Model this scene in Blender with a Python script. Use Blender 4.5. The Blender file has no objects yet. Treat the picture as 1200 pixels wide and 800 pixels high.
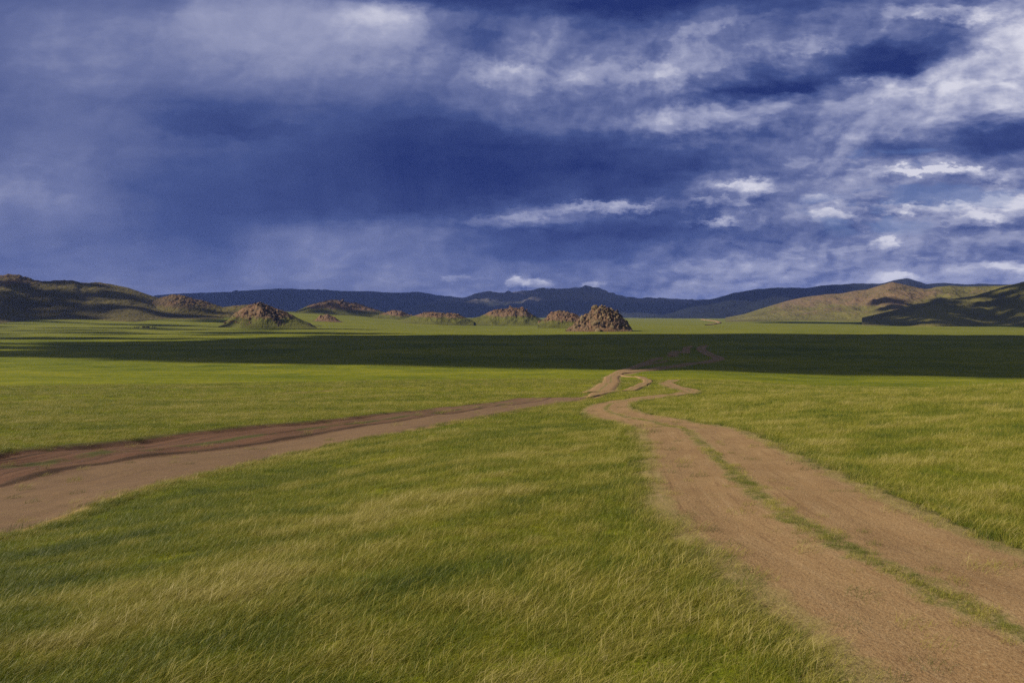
import bpy, bmesh, math, random
import numpy as np
from mathutils import Vector

rng = np.random.default_rng(7)
random.seed(7)
R = math.radians
scene = bpy.context.scene
COL = scene.collection

# ------------------------------------------------------------------ settings
EXPOSURE = 0.75
SUN_EL, SUN_AZ = R(33), R(-97)      # azimuth measured from +Y (view direction) towards +X
SUN_DIR = np.array([math.cos(SUN_EL) * math.sin(SUN_AZ), math.cos(SUN_EL) * math.cos(SUN_AZ), math.sin(SUN_EL)])
EYE = 28.0                          # eye height above the valley plain (z = 0)
F = 933.0                           # focal length in photo pixels
HZ = 367.0                          # photo row of the true horizon


def tag(o, label=None, cat=None, group=None, kind=None):
    if label: o['label'] = label
    if cat: o['category'] = cat
    if group: o['group'] = group
    if kind: o['kind'] = kind
    return o


def mesh_obj(name, verts, faces, mat=None, parent=None, smooth=True):
    me = bpy.data.meshes.new(name)
    v = np.asarray(verts, dtype=np.float32)
    me.vertices.add(len(v))
    me.vertices.foreach_set('co', v.ravel())
    f = np.asarray(faces, dtype=np.int32)
    n, k = f.shape
    me.loops.add(n * k)
    me.polygons.add(n)
    me.polygons.foreach_set('loop_start', np.arange(0, n * k, k, dtype=np.int32))
    me.loops.foreach_set('vertex_index', f.ravel())
    me.update(calc_edges=True)
    me.polygons.foreach_set('use_smooth', np.full(n, smooth))
    o = bpy.data.objects.new(name, me)
    COL.objects.link(o)
    if mat: me.materials.append(mat)
    if parent: o.parent = parent
    return o


def add_attr(o, name, vals):
    a = o.data.attributes.new(name, 'FLOAT', 'POINT')
    a.data.foreach_set('value', np.asarray(vals, dtype=np.float32).ravel())


def grid_faces(nr, nc, wrap=False):
    i = np.arange(nr - 1)[:, None]
    j = np.arange(nc if wrap else nc - 1)[None, :]
    j2 = (j + 1) % nc
    a = i * nc + j
    b = i * nc + j2
    c = (i + 1) * nc + j2
    d = (i + 1) * nc + j
    return np.stack([a, b, c, d], -1).reshape(-1, 4)


# ------------------------------------------------------------------ noise (numpy)
_perm = np.random.default_rng(3).permutation(256)
_perm = np.concatenate([_perm, _perm, _perm])
_ang = np.random.default_rng(4).random(256) * 2 * np.pi
_gx, _gy = np.cos(_ang), np.sin(_ang)


def perlin(x, y, seed=0):
    x = np.asarray(x, float) + seed * 17.31
    y = np.asarray(y, float) + seed * 9.77
    xi = np.floor(x).astype(int); yi = np.floor(y).astype(int)
    xf = x - xi; yf = y - yi
    u = xf * xf * xf * (xf * (xf * 6 - 15) + 10)
    v = yf * yf * yf * (yf * (yf * 6 - 15) + 10)

    def g(ix, iy, fx, fy):
        h = _perm[(_perm[ix & 255] + iy) & 255]
        return _gx[h] * fx + _gy[h] * fy
    a = g(xi, yi, xf, yf); b = g(xi + 1, yi, xf - 1, yf)
    c = g(xi, yi + 1, xf, yf - 1); d = g(xi + 1, yi + 1, xf - 1, yf - 1)
    return (a + (b - a) * u + (c - a) * v + (a - b - c + d) * u * v) * 1.5


def fbm(x, y, oct=4, seed=0, gain=0.5, lac=2.03):
    s = 0; a = 1; n = 0
    for k in range(oct):
        s = s + a * perlin(x * lac ** k, y * lac ** k, seed + k * 5)
        n += a; a *= gain
    return s / n


def ridged(x, y, oct=4, seed=0, gain=0.55, lac=2.1):
    s = 0; a = 1; n = 0
    for k in range(oct):
        s = s + a * (1 - 2 * np.abs(perlin(x * lac ** k, y * lac ** k, seed + k * 7)))
        n += a; a *= gain
    return s / n


def sstep(a, b, x):
    t = np.clip((x - a) / (b - a), 0, 1)
    return t * t * (3 - 2 * t)


# ------------------------------------------------------------------ terrain: height of the land below the eye
KY = np.array([1, 3, 6, 10, 15, 24, 45, 60, 100, 150, 220, 320, 450, 700, 1000, 1400, 2000, 3000, 14000], float)
KU = np.array([-800, 0, 300, 600, 800, 1000, 1250, 2000], float)
DROP = np.array([
    [2.0, 2.05, 2.4, 3.1, 3.9, 4.5, 6.3, 7.6, 11.0, 15.0, 19.5, 24, 26.5, 28, 25, 15, -30, -70, -70],
    [2.0, 2.05, 2.3, 3.0, 3.8, 4.4, 6.0, 7.3, 10.7, 14.5, 19.0, 24, 26.5, 28, 26, 19, -18, -40, -40],
    [2.0, 2.05, 2.2, 2.7, 3.4, 4.4, 5.9, 7.2, 10.5, 14.3, 18.8, 24, 27.0, 28, 27, 22, -5, -8, 28],
    [2.0, 2.05, 2.15, 2.4, 2.8, 3.7, 5.7, 7.0, 10.3, 14.0, 18.0, 24, 27.0, 28, 28, 27, 26, 27, 30],
    [2.0, 2.05, 2.12, 2.35, 2.75, 3.5, 5.4, 6.8, 10.0, 13.4, 18.0, 24, 27.5, 28, 28, 27, 26, 26, 30],
    [2.0, 2.05, 2.1, 2.3, 2.7, 3.3, 4.8, 5.8, 10.0, 14.5, 20.0, 26, 28.0, 28, 28, 27, 25, 20, 20],
    [2.0, 2.05, 2.1, 2.3, 2.6, 3.1, 4.4, 5.25, 10.0, 15.5, 21.0, 27, 28.0, 28, 28, 27, 24, 10, 0],
    [2.0, 2.05, 2.2, 2.5, 2.9, 3.5, 4.9, 5.8, 11.0, 16.0, 21.0, 27, 28.0, 28, 28, 26, 20, 0, -20],
])
LKY = np.log(KY)
_fineL = np.linspace(LKY[0], LKY[-1], 600)


def _smooth_cols():
    out = []
    for row in DROP:
        y = np.interp(_fineL, LKY, row)
        k = np.hanning(27); k /= k.sum()
        yp = np.pad(y, 13, mode='edge')
        out.append(np.convolve(yp, k, 'valid'))
    return np.array(out)


DFINE = _smooth_cols()


def base_land(x, y):
    x = np.asarray(x, float); y = np.asarray(y, float)
    r = np.hypot(x, y) + 1e-6
    az = np.arctan2(x, y)
    lim = R(42)
    aa = np.abs(az)
    front = aa <= lim
    azc = np.clip(az, -lim, lim)
    ue = 600 + F * np.tan(azc)
    back = np.clip((aa - lim) / (math.pi - lim), 0, 1)
    ue = np.where(front, ue, 600 + (ue - 600) * (1 - back))
    Y = np.maximum(r * np.cos(azc), 1.0)
    lx = np.clip((np.log(Y) - LKY[0]) / (LKY[-1] - LKY[0]) * 599, 0, 598.999)
    i = lx.astype(int); fx = lx - i
    uc = np.clip(ue, KU[0], KU[-1] - 1e-3)
    j = np.clip(np.searchsorted(KU, uc, side='right') - 1, 0, len(KU) - 2)
    fu = (uc - KU[j]) / (KU[j + 1] - KU[j])
    fu = fu * fu * (3 - 2 * fu)
    d0 = DFINE[j, i] * (1 - fx) + DFINE[j, i + 1] * fx
    d1 = DFINE[j + 1, i] * (1 - fx) + DFINE[j + 1, i + 1] * fx
    return EYE - (d0 * (1 - fu) + d1 * fu)


def swell(x, y):
    """gentle rises at several sizes, each fading in with distance"""
    r = np.hypot(x, y)
    z = 0.028 * fbm(x / 1.7, y / 1.7, 3, 11) * sstep(140, 40, r)
    z = z + 0.10 * fbm(x / 7.0, y / 7.0, 2, 21) * sstep(6, 20, r) * sstep(500, 150, r)
    z = z + 0.45 * fbm(x / 34.0, y / 34.0, 2, 31) * sstep(35, 120, r)
    z = z + 1.3 * fbm(x / 160.0, y / 120.0, 3, 41) * sstep(300, 700, r)
    return z


def land0(x, y):
    return base_land(x, y) + swell(x, y)


CAM = np.array([0.0, 0.0, EYE])


def hit(u, v, zfun):
    """where the sight line through a photo pixel meets the land"""
    d = np.array([(u - 600) / F, 1.0, -(v - HZ) / F])
    t = np.exp(np.linspace(math.log(2.0), math.log(6000), 4000))
    p = CAM[None] + t[:, None] * d[None]
    below = p[:, 2] < zfun(p[:, 0], p[:, 1])
    k = int(np.argmax(below)) if below.any() else len(t) - 1
    lo, hi = t[max(k - 1, 0)], t[k]
    for _ in range(30):
        m = 0.5 * (lo + hi)
        q = CAM + m * d
        if q[2] < zfun(q[0], q[1]): hi = m
        else: lo = m
    q = CAM + hi * d
    return q[0], q[1]


def catmull(pts, n):
    """smooth polyline through pts (list of tuples), n samples per span"""
    P = np.array(pts, float)
    P = np.vstack([2 * P[0] - P[1], P, 2 * P[-1] - P[-2]])
    out = []
    for i in range(1, len(P) - 2):
        p0, p1, p2, p3 = P[i - 1], P[i], P[i + 1], P[i + 2]
        # centripetal-like: clamp tangents by span length
        L = np.linalg.norm(p2 - p1)
        m1 = (p2 - p0); m1 = m1 / (np.linalg.norm(m1) + 1e-9) * min(L, np.linalg.norm(p1 - p0) * 1.5 + 1e-9)
        m2 = (p3 - p1); m2 = m2 / (np.linalg.norm(m2) + 1e-9) * min(L, np.linalg.norm(p3 - p2) * 1.5 + 1e-9)
        for k in range(n):
            t = k / n
            out.append((2*t**3-3*t**2+1)*p1 + (t**3-2*t**2+t)*m1 + (-2*t**3+3*t**2)*p2 + (t**3-t**2)*m2)
    out.append(P[-2])
    return np.array(out)


# ---- the tracks, first as sight lines on the bare land
def world_line(px):
    return [hit(u, v, base_land) for u, v in px]


# left road: near edge and far edge
nearE = world_line([(0, 624), (112, 587), (225, 556), (300, 537), (400, 517), (500, 500), (600, 482), (650, 474), (695, 465)])
farE = world_line([(0, 531), (125, 519), (300, 501), (400, 491), (500, 481), (600, 468), (650, 461), (690, 456)])
nearE = [(nearE[0][0] - 0.8, -14.0)] + nearE
farE = [(farE[0][0] - 3.0, -14.0)] + [(farE[0][0] - 1.2, 10.0)] + farE
nearE = catmull(nearE, 24); farE = catmull(farE, 24)


def edge_x(E, y):
    o = np.argsort(E[:, 1])
    return np.interp(y, E[o, 1], E[o, 0])


ROAD_Y0 = -13.0
ROAD_Y1 = float(min(nearE[-1, 1], farE[-1, 1]))

# right track: centre line
trk_px = [(1185, 740), (1035, 665), (925, 605), (868, 560), (828, 523), (795, 503), (752, 493), (722, 487), (712, 480), (728, 472),
          (765, 466), (806, 461.5), (807, 457), (790, 453), (781, 450), (790, 446)]
trk = world_line(trk_px)
d0 = np.array(trk[0]) - np.array(trk[1]); d0 /= np.linalg.norm(d0)
trk = [tuple(np.array(trk[0]) + d0 * 7 + np.array([0.5, -2.0])), tuple(np.array(trk[0]) + d0 * 2.6)] + trk
TRK = catmull(trk, 22)
TRK_HW = 1.28

# thin branches farther off: (pixels, half width in metres, name label)
br_px = {
    'loop': ([(690, 466), (712, 460), (740, 456), (757, 450), (758, 445), (742, 441.5), (722, 439), (735, 434)], 1.2),
    'stem': ([(690, 461), (706, 456), (716, 449), (718, 442), (728, 436), (748, 429), (757, 425), (775, 419)], 2.3),
    'east': ([(728, 438), (748, 434.5), (772, 432), (806, 427), (836, 423), (843, 420.5), (832, 416), (824, 411), (822, 407), (828, 404)], 3.8),
    'twist': ([(745, 431), (760, 427), (782, 423)], 1.2),
    'patch': ([(788, 418), (792, 412), (803, 414), (805, 407), (812, 405)], 3.2),
}
BR = {}
for k, (px, hw) in br_px.items():
    BR[k] = (catmull(world_line(px), 14), hw)
far_trail = catmull(world_line([(822, 374.5), (838, 376.5), (843, 378.5), (828, 381)]), 14)


def dist_poly(x, y, P, chunk=20000):
    """distance to polyline P and signed side, for arrays"""
    x = np.ravel(x); y = np.ravel(y)
    best = np.full(len(x), 1e9)
    A = P[:-1]; B = P[1:]; D = B - A; L2 = (D ** 2).sum(1) + 1e-12
    sign = np.ones(len(x))
    for s in range(0, len(x), chunk):
        px = x[s:s + chunk, None]; py = y[s:s + chunk, None]
        t = np.clip(((px - A[None, :, 0]) * D[None, :, 0] + (py - A[None, :, 1]) * D[None, :, 1]) / L2[None], 0, 1)
        dx = px - (A[None, :, 0] + t * D[None, :, 0]); dy = py - (A[None, :, 1] + t * D[None, :, 1])
        d = dx * dx + dy * dy
        k = d.argmin(1)
        ar = np.arange(len(k))
        best[s:s + chunk] = np.sqrt(d[ar, k])
        sign[s:s + chunk] = np.sign(D[k, 0] * dy[ar, k] - D[k, 1] * dx[ar, k])
    return best, sign


def road_s(x, y):
    """across the left road: 0 at the near edge, 1 at the far bank; plus metres outside"""
    xn = edge_x(nearE, y); xf = edge_x(farE, y)
    w = np.maximum(xn - xf, 0.5)
    return (xn - x) / w, w


def carve(x, y):
    """the worn-down bed of the wide left road with its cut bank"""
    x = np.asarray(x, float); y = np.asarray(y, float)
    ok = (y > ROAD_Y0) & (y < ROAD_Y1 + 15)
    s, w = road_s(x, y)
    s = s + 0.012 * perlin(x / 1.3, y / 1.6, 71) + 0.02 * perlin(x / 6., y / 6., 72)
    z = np.interp(s, [-0.25, -0.02, 0.10, 0.30, 0.50, 0.535, 0.56, 0.70, 0.73, 0.94, 0.965, 0.995, 1.03],
                  [0.0, -0.10, -0.22, -0.25, -0.30, -0.30, -0.235, -0.25, -0.20, -0.21, -0.22, -0.10, 0.0])
    z = z + np.where((s > 0.56) & (s < 0.96), 0.035 * np.sin(s * 95.0) * (0.5 + perlin(x / 3.0, y / 7.0, 78)), 0.0)
    z = z * (1 + 0.7 * perlin(y / 3.5, x * 0 + 2.2, 77) * sstep(0.5, 0.6, s))
    fade = sstep(ROAD_Y1 + 12, ROAD_Y1 - 25, y) * (0.3 + 0.7 * sstep(60, 28, y)) * sstep(ROAD_Y0, ROAD_Y0 + 6, y)
    return np.where(ok, z * fade, 0.0)


def land(x, y):
    return land0(x, y) + carve(x, y)


# ------------------------------------------------------------------ node helper
class NT:
    def __init__(self, tree):
        self.t = tree; tree.nodes.clear()

    def new(self, typ, **kw):
        n = self.t.nodes.new(typ)
        for k, v in kw.items(): setattr(n, k, v)
        return n

    def put(self, sock, val):
        if hasattr(val, 'is_output'): self.t.links.new(val, sock)
        else: sock.default_value = val

    def m(self, op, a, b=None, c=None, clamp=False):
        n = self.new('ShaderNodeMath', operation=op, use_clamp=clamp)
        self.put(n.inputs[0], a)
        if b is not None: self.put(n.inputs[1], b)
        if c is not None: self.put(n.inputs[2], c)
        return n.outputs[0]

    def rng(self, x, a, b, lo=0.0, hi=1.0, smooth=True):
        n = self.new('ShaderNodeMapRange', interpolation_type='SMOOTHSTEP' if smooth else 'LINEAR', clamp=True)
        for i, v in enumerate((x, a, b, lo, hi)): self.put(n.inputs[i], v)
        return n.outputs[0]

    def mix(self, f, a, b):
        n = self.new('ShaderNodeMix', data_type='RGBA')
        self.put(n.inputs[0], f)
        self.put(n.inputs[6], a if hasattr(a, 'is_output') else (*a, 1)[:4])
        self.put(n.inputs[7], b if hasattr(b, 'is_output') else (*b, 1)[:4])
        return n.outputs[2]

    def mixf(self, f, a, b):
        n = self.new('ShaderNodeMix', data_type='FLOAT')
        self.put(n.inputs[0], f); self.put(n.inputs[2], a); self.put(n.inputs[3], b)
        return n.outputs[0]

    def vec(self, x, y, z=0.0):
        n = self.new('ShaderNodeCombineXYZ')
        for i, v in enumerate((x, y, z)): self.put(n.inputs[i], v)
        return n.outputs[0]

    def vmul(self, v, s):
        n = self.new('ShaderNodeVectorMath', operation='MULTIPLY')
        self.put(n.inputs[0], v); n.inputs[1].default_value = s
        return n.outputs[0]

    def noise(self, v, scale, detail=4, rough=0.55, dist=0.0, dim='3D'):
        n = self.new('ShaderNodeTexNoise', noise_dimensions=dim)
        self.put(n.inputs['Vector'], v)
        n.inputs['Scale'].default_value = scale; n.inputs['Detail'].default_value = detail
        n.inputs['Roughness'].default_value = rough; n.inputs['Distortion'].default_value = dist
        return n.outputs['Fac']

    def voro(self, v, scale, feature='F1', rnd=1.0):
        n = self.new('ShaderNodeTexVoronoi', feature=feature)
        self.put(n.inputs['Vector'], v); n.inputs['Scale'].default_value = scale
        n.inputs['Randomness'].default_value = rnd
        return n.outputs['Distance'], (n.outputs['Color'] if feature == 'F1' else None)

    def ramp(self, f, stops, interp='LINEAR'):
        n = self.new('ShaderNodeValToRGB')
        cr = n.color_ramp; cr.interpolation = interp
        while len(cr.elements) < len(stops): cr.elements.new(0.5)
        for e, (p, c) in zip(cr.elements, stops):
            e.position = p
            e.color = (*c, 1) if len(c) == 3 else c
        self.put(n.inputs[0], f)
        return n.outputs[0]

    def attr(self, name, typ='GEOMETRY'):
        n = self.new('ShaderNodeAttribute', attribute_name=name, attribute_type=typ)
        return n.outputs['Fac']

    def bump(self, h, strength=0.5, dist=0.05):
        n = self.new('ShaderNodeBump')
        n.inputs['Strength'].default_value = strength; n.inputs['Distance'].default_value = dist
        self.put(n.inputs['Height'], h)
        return n.outputs[0]

    def pos(self):
        return self.new('ShaderNodeNewGeometry').outputs['Position']

    def principled(self, color, rough=0.9, normal=None, spec=0.2):
        n = self.new('ShaderNodeBsdfPrincipled')
        self.put(n.inputs['Base Color'], color if hasattr(color, 'is_output') else (*color, 1))
        self.put(n.inputs['Roughness'], rough)
        n.inputs['Specular IOR Level'].default_value = spec
        if normal is not None: self.put(n.inputs['Normal'], normal)
        return n.outputs[0]

    def out(self, surf, world=False):
        n = self.new('ShaderNodeOutputWorld' if world else 'ShaderNodeOutputMaterial')
        self.t.links.new(surf, n.inputs['Surface'])


def material(name):
    m = bpy.data.materials.new(name); m.use_nodes = True
    return m, NT(m.node_tree)


def srgb(r, g, b):
    def f(c):
        c /= 255
        return c / 12.92 if c <= 0.04045 else ((c + 0.055) / 1.055) ** 2.4
    return (f(r), f(g), f(b))


# ------------------------------------------------------------------ materials
G_DARK = (0.030, 0.048, 0.008)
G_MID = (0.092, 0.112, 0.012)
G_YEL = (0.155, 0.150, 0.022)
G_DRY = (0.230, 0.190, 0.070)
SOIL_A = (0.180, 0.108, 0.049)
SOIL_B = (0.225, 0.143, 0.068)
SOIL_R = (0.112, 0.046, 0.025)


def soil_color(n, P):
    a = n.noise(P, 0.9, 4, 0.6)
    b = n.noise(P, 14.0, 5, 0.65)
    c = n.mix(n.rng(a, 0.33, 0.67, 0.15, 0.85), SOIL_A, SOIL_B)
    c = n.mix(n.rng(b, 0.55, 0.75, 0, 0.55), c, (0.235, 0.165, 0.088))
    c = n.mix(n.rng(b, 0.45, 0.28, 0, 0.5), c, (0.085, 0.043, 0.022))
    return c


def mat_ground():
    m, n = material('steppe_grassland')
    P = n.pos()
    r = n.new('ShaderNodeVectorMath', operation='LENGTH'); n.put(r.inputs[0], P); 
    sep = n.new('ShaderNodeSeparateXYZ'); n.put(sep.inputs[0], P)
    P2 = n.vec(sep.outputs[0], sep.outputs[1], 0.0)
    big = n.noise(n.vmul(P2, (0.6, 1.0, 1.0)), 0.012, 3, 0.55)
    mid = n.noise(n.vmul(P2, (0.5, 1.0, 1.0)), 0.09, 4, 0.6)
    sml = n.noise(P2, 0.75, 5, 0.65)
    fine = n.noise(P2, 9.0, 4, 0.7)
    f = n.m('ADD', n.m('MULTIPLY', big, 0.7), n.m('MULTIPLY', mid, 0.75))
    f = n.m('ADD', f, n.m('MULTIPLY', sml, 0.55))
    c = n.ramp(n.m('MULTIPLY', f, 0.5), [(0.37, (0.036, 0.052, 0.003)), (0.45, (0.092, 0.108, 0.004)), (0.53, (0.156, 0.158, 0.007)), (0.61, (0.225, 0.200, 0.016))])
    c = n.mix(n.rng(fine, 0.5, 0.28, 0, 0.55), c, (0.035, 0.045, 0.008))
    c = n.mix(n.m('MULTIPLY', n.attr('dryland'), 0.6), c, (0.125, 0.124, 0.024))
    vv, _ = n.voro(P2, 0.35)
    tuf = n.rng(n.m('ADD', n.m('MULTIPLY', vv, 0.4), n.m('MULTIPLY', sml, 0.6)), 0.62, 0.45)
    c = n.mix(n.m('MULTIPLY', tuf, 0.35), c, (0.05, 0.07, 0.008))
    # bare soil beside tracks, worn and straw coloured at its fringe
    s = n.attr('soil')
    e = n.m('ADD', s, n.m('MULTIPLY', n.m('SUBTRACT', n.noise(P2, 2.6, 5, 0.7), 0.5), 0.9))
    dry = n.mix(n.rng(fine, 0.35, 0.65), (0.13, 0.115, 0.035), (0.22, 0.175, 0.07))
    c = n.mix(n.rng(e, 0.18, 0.5, 0, 0.85), c, dry)
    c = n.mix(n.rng(e, 0.5, 0.8), c, soil_color(n, P2))
    red = n.attr('bank')
    c = n.mix(n.rng(n.m('ADD', red, n.m('MULTIPLY', n.m('SUBTRACT', sml, 0.5), 0.8)), 0.35, 0.6), c, SOIL_R)
    rk = n.attr('stony')
    stone = n.mix(n.rng(n.noise(P2, 0.03, 4, 0.6), 0.4, 0.6), (0.15, 0.12, 0.06), (0.2, 0.12, 0.08))
    c = n.mix(n.rng(n.m('ADD', rk, n.m('MULTIPLY', n.m('SUBTRACT', mid, 0.5), 0.8)), 0.35, 0.7), c, stone)
    h = n.m('ADD', n.m('MULTIPLY', fine, 0.25), sml)
    nb = n.bump(h, 0.9, 0.22)
    n.out(n.principled(c, 0.95, nb, 0.05))
    return m


def mat_track(kind):
    """worn earth; 'across' runs 0..1 over the width"""
    m, n = material('track_earth_' + kind)
    P = n.pos()
    sep = n.new('ShaderNodeSeparateXYZ'); n.put(sep.inputs[0], P)
    P2 = n.vec(sep.outputs[0], sep.outputs[1], 0.0)
    a = n.attr('across')
    w = n.noise(P2, 1.1, 5, 0.7)
    wf = n.noise(P2, 6.0, 5, 0.7)
    ff = n.noise(P2, 40.0, 3, 0.7)
    c = soil_color(n, P2)
    if kind == 'pale':
        aw = n.m('ADD', a, n.m('MULTIPLY', n.m('SUBTRACT', w, 0.5), 0.20))
        strip = n.rng(n.m('ABSOLUTE', n.m('SUBTRACT', aw, 0.47)), 0.13, 0.02)
        e = n.m('ADD', strip, n.m('MULTIPLY', n.m('SUBTRACT', wf, 0.5), 1.6))
        c = n.mix(n.rng(e, 0.35, 0.95, 0, 0.6), c, (0.190, 0.150, 0.058))
        c = n.mix(n.rng(n.m('ADD', e, n.m('MULTIPLY', n.m('SUBTRACT', w, 0.5), 1.2)), 0.75, 1.2, 0, 0.8), c, (0.060, 0.072, 0.010))
        edge = n.rng(n.m('ABSOLUTE', n.m('SUBTRACT', aw, 0.5)), 0.36, 0.56)
        e2 = n.m('ADD', edge, n.m('MULTIPLY', n.m('SUBTRACT', wf, 0.5), 1.0))
        c = n.mix(n.rng(e2, 0.30, 0.85, 0, 0.8), c, (0.175, 0.140, 0.048))
        e3 = n.m('ADD', n.rng(n.m('ABSOLUTE', n.m('SUBTRACT', aw, 0.5)), 0.48, 0.66), n.m('MULTIPLY', n.m('SUBTRACT', wf, 0.5), 1.3))
        c = n.mix(n.rng(e3, 0.30, 0.70), c, n.mix(n.rng(ff, 0.35, 0.6), (0.038, 0.040, 0.008), (0.120, 0.104, 0.026)))
        al = n.attr('along')
        stk = n.noise(n.vec(n.m('MULTIPLY', a, 26.0), n.m('MULTIPLY', al, 0.5), 0.0), 1.0, 5, 0.65)
        c = n.mix(n.rng(stk, 0.52, 0.68, 0, 0.4), c, (0.27, 0.185, 0.10))
        c = n.mix(n.rng(stk, 0.46, 0.32, 0, 0.45), c, (0.095, 0.052, 0.026))
        c = n.mix(n.rng(ff, 0.52, 0.64, 0, 0.45), c, (0.27, 0.20, 0.115))
        c = n.mix(n.rng(ff, 0.46, 0.34, 0, 0.5), c, (0.075, 0.042, 0.022))
        # litter of dry stalks
        sp = n.noise(n.vmul(P2, (9.0, 26.0, 1)), 1.0, 3, 0.6)
        c = n.mix(n.rng(sp, 0.6, 0.7, 0, 0.5), c, (0.30, 0.22, 0.115))
    else:
        aw = n.m('ADD', a, n.m('MULTIPLY', n.m('SUBTRACT', w, 0.5), 0.07))
        redf = n.m('MULTIPLY', n.rng(aw, 0.47, 0.60), n.rng(sep.outputs[1], 60.0, 28.0, 0.35, 1.0))
        c = n.mix(n.rng(w, 0.3, 0.7, 0.2, 0.6), c, (0.112, 0.073, 0.046))
        strk = n.noise(n.vec(n.m('MULTIPLY', a, 28.0), n.m('MULTIPLY', sep.outputs[1], 0.12), 0.0), 1.0, 4, 0.6)
        c = n.mix(n.rng(strk, 0.45, 0.65, 0, 0.4), c, (0.110, 0.072, 0.046))
        c = n.mix(n.rng(strk, 0.45, 0.3, 0, 0.5), c, (0.080, 0.050, 0.033))
        rc = n.mix(n.rng(strk, 0.4, 0.62), SOIL_R, (0.115, 0.055, 0.032))
        c = n.mix(redf, c, rc)
        gs = n.m('MULTIPLY', n.rng(n.m('ABSOLUTE', n.m('SUBTRACT', aw, 0.72)), 0.045, 0.01), n.rng(n.noise(P2, 0.45, 3, 0.6), 0.42, 0.55))
        ln_ = n.noise(n.vec(n.m('MULTIPLY', aw, 22.0), n.m('MULTIPLY', sep.outputs[1], 0.05), 5.0), 1.0, 2, 0.5)
        c = n.mix(n.m('MULTIPLY', redf, n.rng(ln_, 0.5, 0.38, 0, 0.75)), c, (0.030, 0.015, 0.010))
        c = n.mix(n.m('MULTIPLY', n.rng(n.m('ABSOLUTE', n.m('SUBTRACT', aw, 0.555)), 0.03, 0.008), 0.85), c, (0.022, 0.012, 0.008))  # near-black line painted as the shade under the mid-road step
        c = n.mix(gs, c, (0.05, 0.07, 0.01))
        c = n.mix(n.rng(n.m('ADD', n.rng(a, 0.10, 0.0), n.m('MULTIPLY', n.m('SUBTRACT', wf, 0.5), 0.9)), 0.3, 0.8, 0, 0.8), c, (0.19, 0.135, 0.065))
        c = n.mix(n.rng(n.m('ADD', a, n.m('MULTIPLY', n.m('SUBTRACT', wf, 0.5), 0.03)), 1.0, 1.025), c, (0.075, 0.088, 0.008))
    if kind != 'pale':
        c = n.mix(0.35, c, (0.108, 0.068, 0.043))
        c = n.mix(n.rng(ff, 0.5, 0.66, 0, 0.40), c, (0.135, 0.092, 0.062))
        c = n.mix(n.rng(ff, 0.48, 0.34, 0, 0.6), c, (0.045, 0.028, 0.018))
    h = n.m('ADD', n.m('MULTIPLY', wf, 0.6), n.m('MULTIPLY', ff, 0.35))
    n.out(n.principled(c, 0.95, n.bump(h, 0.6, 0.06), 0.08))
    return m


def mat_hill(name, grass, rock1, rock2, scale=1.0, thr=0.5, dark=(0.03, 0.022, 0.02), bdist=4.0):
    m, n = material(name)
    P = n.pos()
    k = n.attr('rock')
    big = n.noise(P, 0.012 * scale, 4, 0.6)
    mid = n.noise(P, 0.06 * scale, 5, 0.65)
    vd, vc = n.voro(n.vmul(P, (1, 1, 0.8)), 0.16 * scale)
    e = n.m('ADD', k, n.m('MULTIPLY', n.m('SUBTRACT', mid, 0.5), 0.9))
    g = n.mix(n.rng(big, 0.35, 0.65), tuple(x * 0.75 for x in grass), tuple(x * 1.2 for x in grass))
    rc = n.mix(n.rng(n.noise(P, 0.035 * scale, 4, 0.6), 0.38, 0.62), rock1, rock2)
    rc = n.mix(n.rng(vd, 0.55, 0.95, 0, 0.6), rc, dark)
    rc = n.mix(n.rng(mid, 0.42, 0.3, 0, 0.6), rc, dark)
    c = n.mix(n.rng(e, thr - 0.15, thr + 0.15), g, rc)
    h = n.m('ADD', n.m('MULTIPLY', vd, -0.5), mid)
    n.out(n.principled(c, 0.95, n.bump(h, 0.8, bdist / scale), 0.08))
    return m


def mat_rock(name, c1, c2, lichen=(0.10, 0.095, 0.05)):
    m, n = material(name)
    P = n.pos()
    a = n.noise(P, 0.18, 4, 0.6); b = n.noise(P, 1.1, 5, 0.7)
    c = n.mix(n.rng(a, 0.35, 0.65), c1, c2)
    c = n.mix(n.rng(b, 0.52, 0.68, 0, 0.6), c, lichen)
    c = n.mix(n.rng(b, 0.42, 0.28, 0, 0.7), c, tuple(x * 0.35 for x in c1))
    n.out(n.principled(c, 0.92, n.bump(n.m('ADD', a, b), 0.9, 1.0), 0.1))
    return m


def mat_blade():
    m, n = material('grass_blade')
    t = n.attr('tint', 'INSTANCER')
    b = n.attr('blade')
    P = n.pos()
    f = n.m('ADD', t, n.m('MULTIPLY', n.m('SUBTRACT', b, 0.5), 0.45))
    c = n.ramp(f, [(0.0, (0.036, 0.056, 0.004)), (0.3, (0.098, 0.120, 0.007)), (0.55, (0.192, 0.178, 0.014)), (0.78, (0.285, 0.240, 0.045)), (1.0, (0.34, 0.285, 0.11))])
    d = n.new('ShaderNodeBsdfPrincipled'); n.put(d.inputs['Base Color'], c)
    d.inputs['Roughness'].default_value = 0.55; d.inputs['Specular IOR Level'].default_value = 0.25
    tr = n.new('ShaderNodeBsdfTranslucent'); n.put(tr.inputs['Color'], c)
    mx = n.new('ShaderNodeMixShader'); mx.inputs[0].default_value = 0.35
    n.t.links.new(d.outputs[0], mx.inputs[1]); n.t.links.new(tr.outputs[0], mx.inputs[2])
    n.out(mx.outputs[0])
    return m


M_GROUND = mat_ground()
M_PALE = mat_track('pale')
M_WIDE = mat_track('wide')
M_BLADE = mat_blade()

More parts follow.
